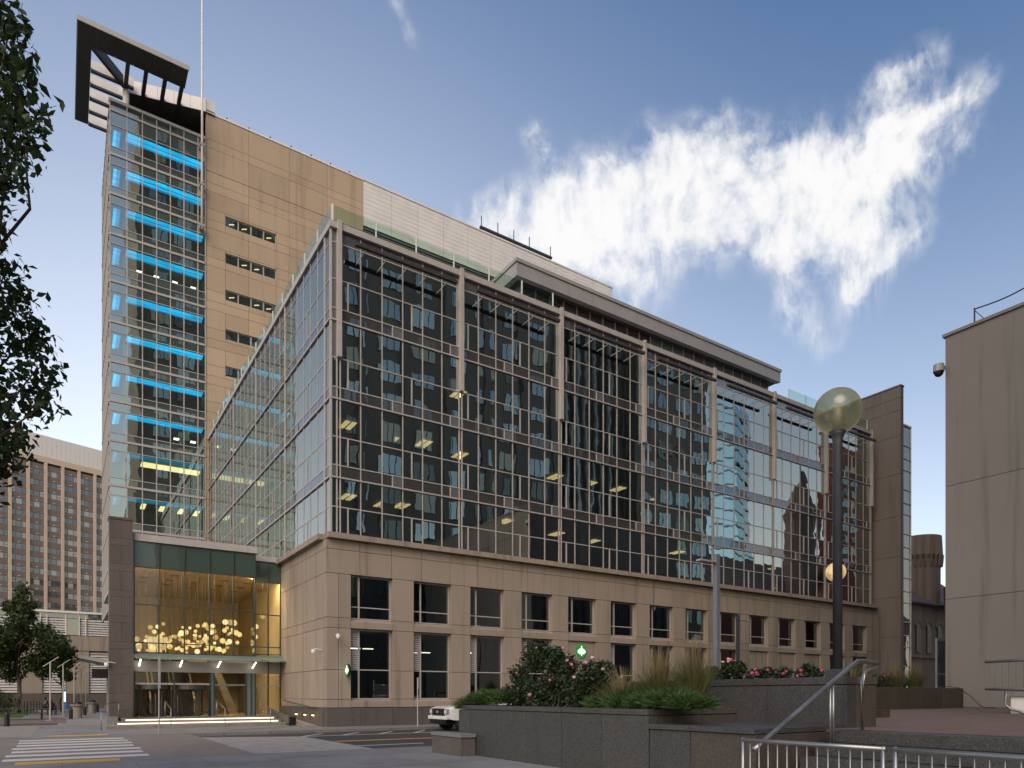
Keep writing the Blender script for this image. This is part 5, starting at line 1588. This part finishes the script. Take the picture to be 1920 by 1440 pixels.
def small_rose(label, us, D, zb, seed, mats, nf, r_=.2):
    cl = [(*at(u, v, (D or onwall(u, 12.58)) + random.uniform(-.12, .12)), r_ * random.uniform(.8, 1.15), .9) for u, v in us]
    c0 = at(us[0][0], us[0][1], D or onwall(us[0][0], 12.58))
    rose(label, (c0[0], c0[1], zb), cl, 520 * len(us), seed, nf, mats, .075, .034)
small_rose('round rose bush with pale pink flowers before the grey street lamp', [(1372, 1258), (1385, 1252), (1362, 1264), (1378, 1266), (1368, 1250)], 0, 1.9, 51, ('petal_pale', 'petal'), 10, .17)
small_rose('faded low rose bush left of the pale pink one', [(1325, 1266), (1338, 1262), (1348, 1268), (1315, 1270)], 0, 1.9, 52, ('petal_pale',), 4, .15)
small_rose('low rose bush with deep pink flowers on the tall planter', [(1425, 1264), (1440, 1261), (1455, 1264), (1470, 1262), (1410, 1267)], 0, 1.9, 53, ('petal_hot', 'petal_hot', 'petal'), 9, .13)
small_rose('small rose bush with few pink flowers beside the lamp base', [(1515, 1257), (1524, 1262), (1505, 1264), (1532, 1263)], 0, 1.9, 54, ('petal', 'petal_hot'), 4, .13)
small_rose('leafy bush at the far end of the plaza planter', [(1650, 1282), (1643, 1276), (1660, 1284)], 31.5, 1.9, 55, ('petal_hot',), 3, .45)
def juniper(label, pts, seed, n=900, zb=1.26):
    rng = random.Random(seed)
    t = root('juniper', label, 'shrub', (*pts[0][:2], zb))
    v, f = [], []
    for (x, y, z, r_) in pts:
        for _ in range(n):
            a = rng.uniform(0, 2 * PI); el = rng.uniform(-.15, 1.1)
            d = Vector((math.cos(a) * math.cos(el), math.sin(a) * math.cos(el), math.sin(el) * .7))
            q = Vector((x, y, z - .13)) + d * r_ * rng.uniform(.35, .95) + Vector((rng.gauss(0, .06), rng.gauss(0, .06), 0))
            tip = q + (d + Vector((rng.gauss(0, .4), rng.gauss(0, .4), rng.gauss(.05, .25)))).normalized() * rng.uniform(.10, .22)
            sd2 = (tip - q).cross(Vector((rng.gauss(0, 1), rng.gauss(0, 1), rng.gauss(0, 1)))).normalized() * rng.uniform(.007, .015)
            o = len(v); v += [q - sd2, q + sd2, tip]; f.append((o, o + 1, o + 2))
    mbv((v, f)).build('foliage', 'leaf_juniper', t)
    m = MB()
    for p in pts:
        m.tube([(pts[0][0], pts[0][1], zb - .05), (p[0], p[1], p[2])], [.02, .008], 5)
    m.build('branches', 'bark', t)
juniper('spreading green juniper at the near end of the long planter', [(*at(u, v, onwall(u, 9.5 + dx)), r_) for u, v, dx, r_ in ((1128, 1315, .42, .36), (1165, 1312, .40, .38), (1205, 1312, .42, .36), (1245, 1310, .40, .40), (1285, 1311, .42, .36), (1312, 1313, .55, .28), (1185, 1303, .75, .36), (1268, 1301, .75, .36), (1225, 1304, .8, .3))], 61, 1300)
juniper('green juniper spilling over the far end of the long planter', [(*at(u, v, onwall(u, 9.5 + dx)), r_) for u, v, dx, r_ in ((878, 1317, .25, .34), (900, 1310, .45, .46), (925, 1306, .55, .50), (948, 1308, .6, .44), (912, 1304, 1.0, .42))], 62, 1300)

# ------------------------------------------------------------------ park furniture at the left
for i, (u, D, h) in enumerate(((94, 44, 4.25), (118.5, 52.8, 4.55), (139, 60, 4.6), (152, 68, 4.7), (161, 76, 4.7), (172, 86, 4.6))):
    x, y, _ = at(u, 1304, D)
    lb = ('nearest park light pole with slanted bar head, beside the picnic table', 'second park light pole from the picnic table', 'third park light pole from the picnic table', 'fourth park light pole from the picnic table', 'fifth park light pole from the picnic table', 'farthest park light pole, by the hanging sign')[i]
    t = root('park_light_pole', lb, 'light pole', (x, y, 0), 0, 'light poles along the park path')
    m = MB(); m.tube([(x, y, .03), (x, y, h - .45)], .042, 8); m.build('pole', 'fascia_metal', t)
    m = MB(); m.tube([(x - .38, y - .1, h - .75), (x + .45, y + .1, h - .1)], .028, 6); m.build('lamp_bar', 'fascia_metal', t)
    m = MB(); m.tube([(x, y, 0), (x, y, .06), (x, y, .09)], [.26, .26, .1], 12); m.build('foot', 'concrete', t)
for u, D, lb in ((145, 50, 'stone litter urn with black bag, the nearer one'), (173, 64, 'stone litter urn with black bag, the farther one')):
    x, y, _ = at(u, 1304, D)
    t = root('litter_urn', lb, 'litter bin', (x, y, 0), 0, 'stone litter urns on the path')
    m = MB(); m.tube([(x, y, 0), (x, y, .86), (x, y, .9), (x, y, 1.0)], [.3, .34, .46, .46], 16); m.build('drum', 'concrete', t)
    m = MB(); m.ball((x + .05, y, 1.02), .3, 10, 8, (1, 1, .7)); m.build('bag', 'black_metal', t, smooth=True)
for u, D, lb in ((13, 36.4, 'black bollard at the left edge of the pavement'), (133, 48, 'black bollard beside the nearer litter urn'), (159, 57, 'black bollard behind the nearer litter urn'), (183, 70, 'black bollard beside the farther litter urn')):
    x, y, _ = at(u, 1304, D)
    t = root('bollard', lb, 'bollard', (x, y, 0), 0, 'black bollards along the park edge')
    m = MB(); m.tube([(x, y, 0), (x, y, .68), (x, y, .74)], [.13, .13, .10], 12); m.build('post', 'black_metal', t)
    m = MB(); m.tube([(x, y, .6), (x, y, .64)], [.135, .135], 12); m.build('band', 'dark_metal', t)
def table(label, u, D, rot):
    x, y, _ = at(u, 1304, D)
    t = root('picnic_table', label, 'picnic table', (x, y, 0), rot, world=False)
    for k in range(5):
        box('board', -1.5, 1.5, -.36 + k * .146, -.23 + k * .146, .72, .765, 'dark_metal', t)
    for s_ in (-1, 1):
        for k in range(2):
            box('seat_board', -1.5, 1.5, s_ * .78 - .13 + k * .135, s_ * .78 - .01 + k * .135, .43, .47, 'dark_metal', t)
        m = MB(); m.tube([(s_ * 1.0, -.85, 0), (s_ * 1.0, -.75, .42), (s_ * 1.0, -.2, .70), (s_ * 1.0, .2, .70), (s_ * 1.0, .75, .42), (s_ * 1.0, .85, 0)], .035, 6); m.build('leg', 'black_metal', t)
table('dark picnic table at the front of the park path', 45, 46.2, R(4))
table('dark picnic table behind with a person seated', 78, 58, R(4))
fr = root('park_fence', 'low black chain fence of slim posts round the lawn', 'fence', (-4, 63, 0))
for k in range(22):
    x, y = -5.6 + .2 * k, 61.0 + .95 * k
    m = MB(); m.tube([(x, y, 0), (x, y, 1.05)], .035, 6); m.ball((x, y, 1.08), .05, 6, 5); m.build('post', 'black_metal', fr)
    if k < 21:
        pts = [(x + .2 * t, y + .95 * t, .92 - .2 * math.sin(PI * t)) for t in (0, .25, .5, .75, 1)]
        m = MB(); m.tube(pts, .012, 4); m.build('chain', 'black_metal', fr)
x, y, _ = at(121, 1304, 82)
t = root('blue_help_point', 'blue help point column beside the park path', 'help point', (x, y, 0))
m = MB(); m.box(x - .2, x + .2, y - .2, y + .2, 0, 2.4); m.build('column', 'blue_paint', t, bev=.03)
m = MB(); m.box(x - .1, x + .12, y - .23, y - .2, .9, 2.1); m.build('panel', 'sign_white', t)
# people
def person(label, x, y, z, rot, cloth):
    t = root('person', label, 'person', (x, y, z), rot, world=False)
    # seated figure facing -Y: pelvis at the seat, feet in front
    J_ = {'pel': (0, 0, .50), 'wai': (0, .02, .68), 'che': (0, -.02, .92), 'nec': (0, -.06, 1.10), 'hea': (0, -.10, 1.24), 'top': (0, -.09, 1.36),
          'lh': (-.10, -.02, .50), 'lk': (-.14, -.44, .52), 'la': (-.14, -.42, .09), 'lt': (-.15, -.60, .05), 'rh': (.10, -.02, .50), 'rk': (.15, -.44, .52), 'ra': (.16, -.40, .09), 'rt': (.17, -.58, .05),
          'ls': (-.19, -.02, 1.02), 'le': (-.25, -.10, .76), 'lw': (-.13, -.34, .74), 'rs': (.19, -.02, 1.02), 're': (.25, -.10, .76), 'rw': (.12, -.34, .75)}
    E_ = ['pel-wai', 'wai-che', 'che-nec', 'nec-hea', 'hea-top', 'pel-lh', 'lh-lk', 'lk-la', 'la-lt', 'pel-rh', 'rh-rk', 'rk-ra', 'ra-rt', 'che-ls', 'ls-le', 'le-lw', 'che-rs', 'rs-re', 're-rw']
    rad = {'pel': .15, 'wai': .14, 'che': .155, 'nec': .055, 'hea': .095, 'top': .07, 'lh': .09, 'rh': .09, 'lk': .065, 'rk': .065, 'la': .045, 'ra': .045, 'lt': .04, 'rt': .04, 'ls': .07, 'rs': .07, 'le': .048, 're': .048, 'lw': .035, 'rw': .035}
    keys = list(J_)
    me = bpy.data.meshes.new('body')
    me.from_pydata([J_[k] for k in keys], [tuple(keys.index(q) for q in e.split('-')) for e in E_], [])
    me.materials.append(MATS[cloth])
    o = mesh_obj('body', me, t)
    md = o.modifiers.new('skin', 'SKIN')
    for k, q in enumerate(keys):
        me.skin_vertices[0].data[k].radius = (rad[q], rad[q])
    me.skin_vertices[0].data[0].use_root = True
    sb_ = o.modifiers.new('sub', 'SUBSURF'); sb_.levels = 1; sb_.render_levels = 2
    m = MB(); m.ball((0, -.11, 1.26), .098, 14, 10, (.82, .95, 1.15)); m.ball((0, -.205, 1.25), .018, 6, 5); m.build('face', 'skin', t, smooth=True)
    m = MB(); m.ball((0, -.085, 1.295), .105, 12, 8, (.9, 1, 1)); m.build('hair', 'black_metal', t, smooth=True)
    for s_ in (-1, 1):
        m = MB(); m.ball((s_ * .125, -.37, .745), .04, 8, 6, (.8, 1.1, .5))
        for q in range(4): m.tube([(s_ * (.10 + q * .018), -.40, .745), (s_ * (.10 + q * .018), -.44 - .006 * (q % 2), .735), (s_ * (.10 + q * .018), -.46, .72)], .008, 5)
        m.tube([(s_ * .09, -.37, .75), (s_ * .07, -.40, .745)], .009, 5)
        m.build('hand', 'skin', t, smooth=True)
px_, py_, _ = at(97, 1304, 57.2)
person('person in dark clothes sitting at the farther picnic table', px_, py_, -.02, R(200), 'cloth_dark')
px_, py_, _ = at(84, 1304, 60.5)
person('person in black sitting in the shade behind the table', px_, py_, .12, R(150), 'black_metal')
bx_, by_, _ = at(84, 1304, 60.6)
st_ = root('park_stool', 'low block seat under the person in black', 'seat', (bx_, by_, 0))
m = MB(); m.box(bx_ - .4, bx_ + .4, by_ - .2, by_ + .2, 0, .47); m.build('block', 'concrete', st_, bev=.02)

# ------------------------------------------------------------------ pickup truck half hidden by the planter
tr = root('pickup_truck', 'white pickup truck parked on the far kerb, half hidden by the planter', 'pickup truck', (18.6, 30.6, -.12), world=False)
# local: front at x = -2.9, width along y
def sec(pts, x):
    return [(x, a, b) for a, b in pts]
def loft(name, secs, mat, parent, bev=0):
    m = MB(); n_ = len(secs[0]); v = [p for s_ in secs for p in s_]; f = []
    for i in range(len(secs) - 1):
        f += [(i * n_ + k, i * n_ + (k + 1) % n_, (i + 1) * n_ + (k + 1) % n_, (i + 1) * n_ + k) for k in range(n_)]
    f += [tuple(range(n_ - 1, -1, -1)), tuple(range((len(secs) - 1) * n_, len(secs) * n_))]
    m.add(v, f); return m.build(name, mat, parent, smooth=False, bev=bev)
def ring(w_, z0, z1, c=.12):
    return [(-w_, z0), (w_, z0), (w_, z1 - c), (w_ - c, z1), (-w_ + c, z1), (-w_, z1 - c)]
loft('body', [sec(ring(.93, .62, 1.14, .10), -2.82), sec(ring(.98, .55, 1.22, .10), -2.5), sec(ring(.99, .50, 1.27, .08), -1.35), sec(ring(.99, .50, 1.25, .06), 2.9)], 'car_white', tr)
loft('cab', [sec(ring(.90, 1.2, 1.27, .03), -1.25), sec(ring(.78, 1.2, 1.76, .12), -.55), sec(ring(.78, 1.2, 1.78, .12), .75), sec(ring(.86, 1.2, 1.3, .05), 1.0)], 'car_white', tr)
loft('windscreen', [sec(ring(.82, 1.25, 1.30, .02), -1.24), sec(ring(.70, 1.3, 1.72, .08), -.64)], 'black_metal', tr)
m = MB(); m.box(-2.9, -2.8, -.62, .62, .70, 1.12); gr = m.build('grille', 'black_metal', tr, bev=.02)
for z in (.80, .91, 1.02):
    m = MB(); m.box(-2.92, -2.9, -.56, .56, z - .012, z + .012); m.build('grille_bar', 'dark_metal', gr)
m = MB(); m.ball((-2.93, 0, .95), .13, 14, 8, (.12, 1, .45)); m.build('badge', 'grey_metal', gr, smooth=True)
for s_ in (-1, 1):
    m = MB(); m.box(-2.88, -2.72, s_ * .63 - (.0 if s_ > 0 else .31), s_ * .63 + (.31 if s_ > 0 else .0), .82, 1.10); h_ = m.build('headlight', 'grey_metal', tr, bev=.02)
    m = MB(); m.box(-2.9, -2.88, s_ * .78 - .08, s_ * .78 + .08, .90, 1.04); m.build('lens', 'white_plastic', h_)
    m = MB(); m.box(-1.0, -.7, s_ * 1.02, s_ * 1.24, 1.22, 1.42) if s_ > 0 else m.box(-1.0, -.7, -1.24, -1.02, 1.22, 1.42); m.build('mirror', 'black_metal', tr, bev=.03)
m = MB(); m.box(-2.96, -2.78, -.97, .97, .58, .76); m.build('bumper', 'car_white', tr, bev=.03)
m = MB(); m.box(-2.93, -2.75, -.80, .80, .36, .575); m.build('air_dam', 'black_metal', tr, bev=.02)
m = MB(); m.box(-2.98, -2.96, -.24, .24, .60, .72); m.build('number_plate', 'white_plastic', tr)
for x in (-1.95, 1.95):
    for s_ in (-1, 1):
        m = MB(); m.tube([(x, s_ * .98, .40), (x, s_ * .72, .40)], .40, 20); wh = m.build('wheel', 'tyre', tr)
        m = MB(); m.tube([(x, s_ * .99, .40), (x, s_ * .9, .40)], .25, 14); m.build('rim', 'grey_metal', wh)
        m = MB(); m.tube([(x, s_ * .996, .40), (x, s_ * .90, .40)], .48, 20); m.build('wheel_arch', 'black_metal', tr) if False else None
m = MB(); m.box(-2.6, 2.6, -.7, .7, .30, .52); m.build('chassis', 'black_metal', tr)
# small traffic signal by the far junction
x, y, _ = at(1698, 1304, 60)
ts_ = root('traffic_signal', 'small green-lit traffic signal in front of the stair glazing', 'traffic signal', (x, y, 0))
m = MB(); m.tube([(x, y, 0), (x, y, 2.2)], .05, 6); m.build('pole', 'black_metal', ts_)
m = MB(); m.box(x - .16, x + .16, y - .15, y + .15, 2.2, 3.2); m.build('housing', 'black_metal', ts_)
m = MB(); m.ball((x - .03, y - .16, 2.38), .12, 10, 6); m.build('lens', 'green_signal', ts_)
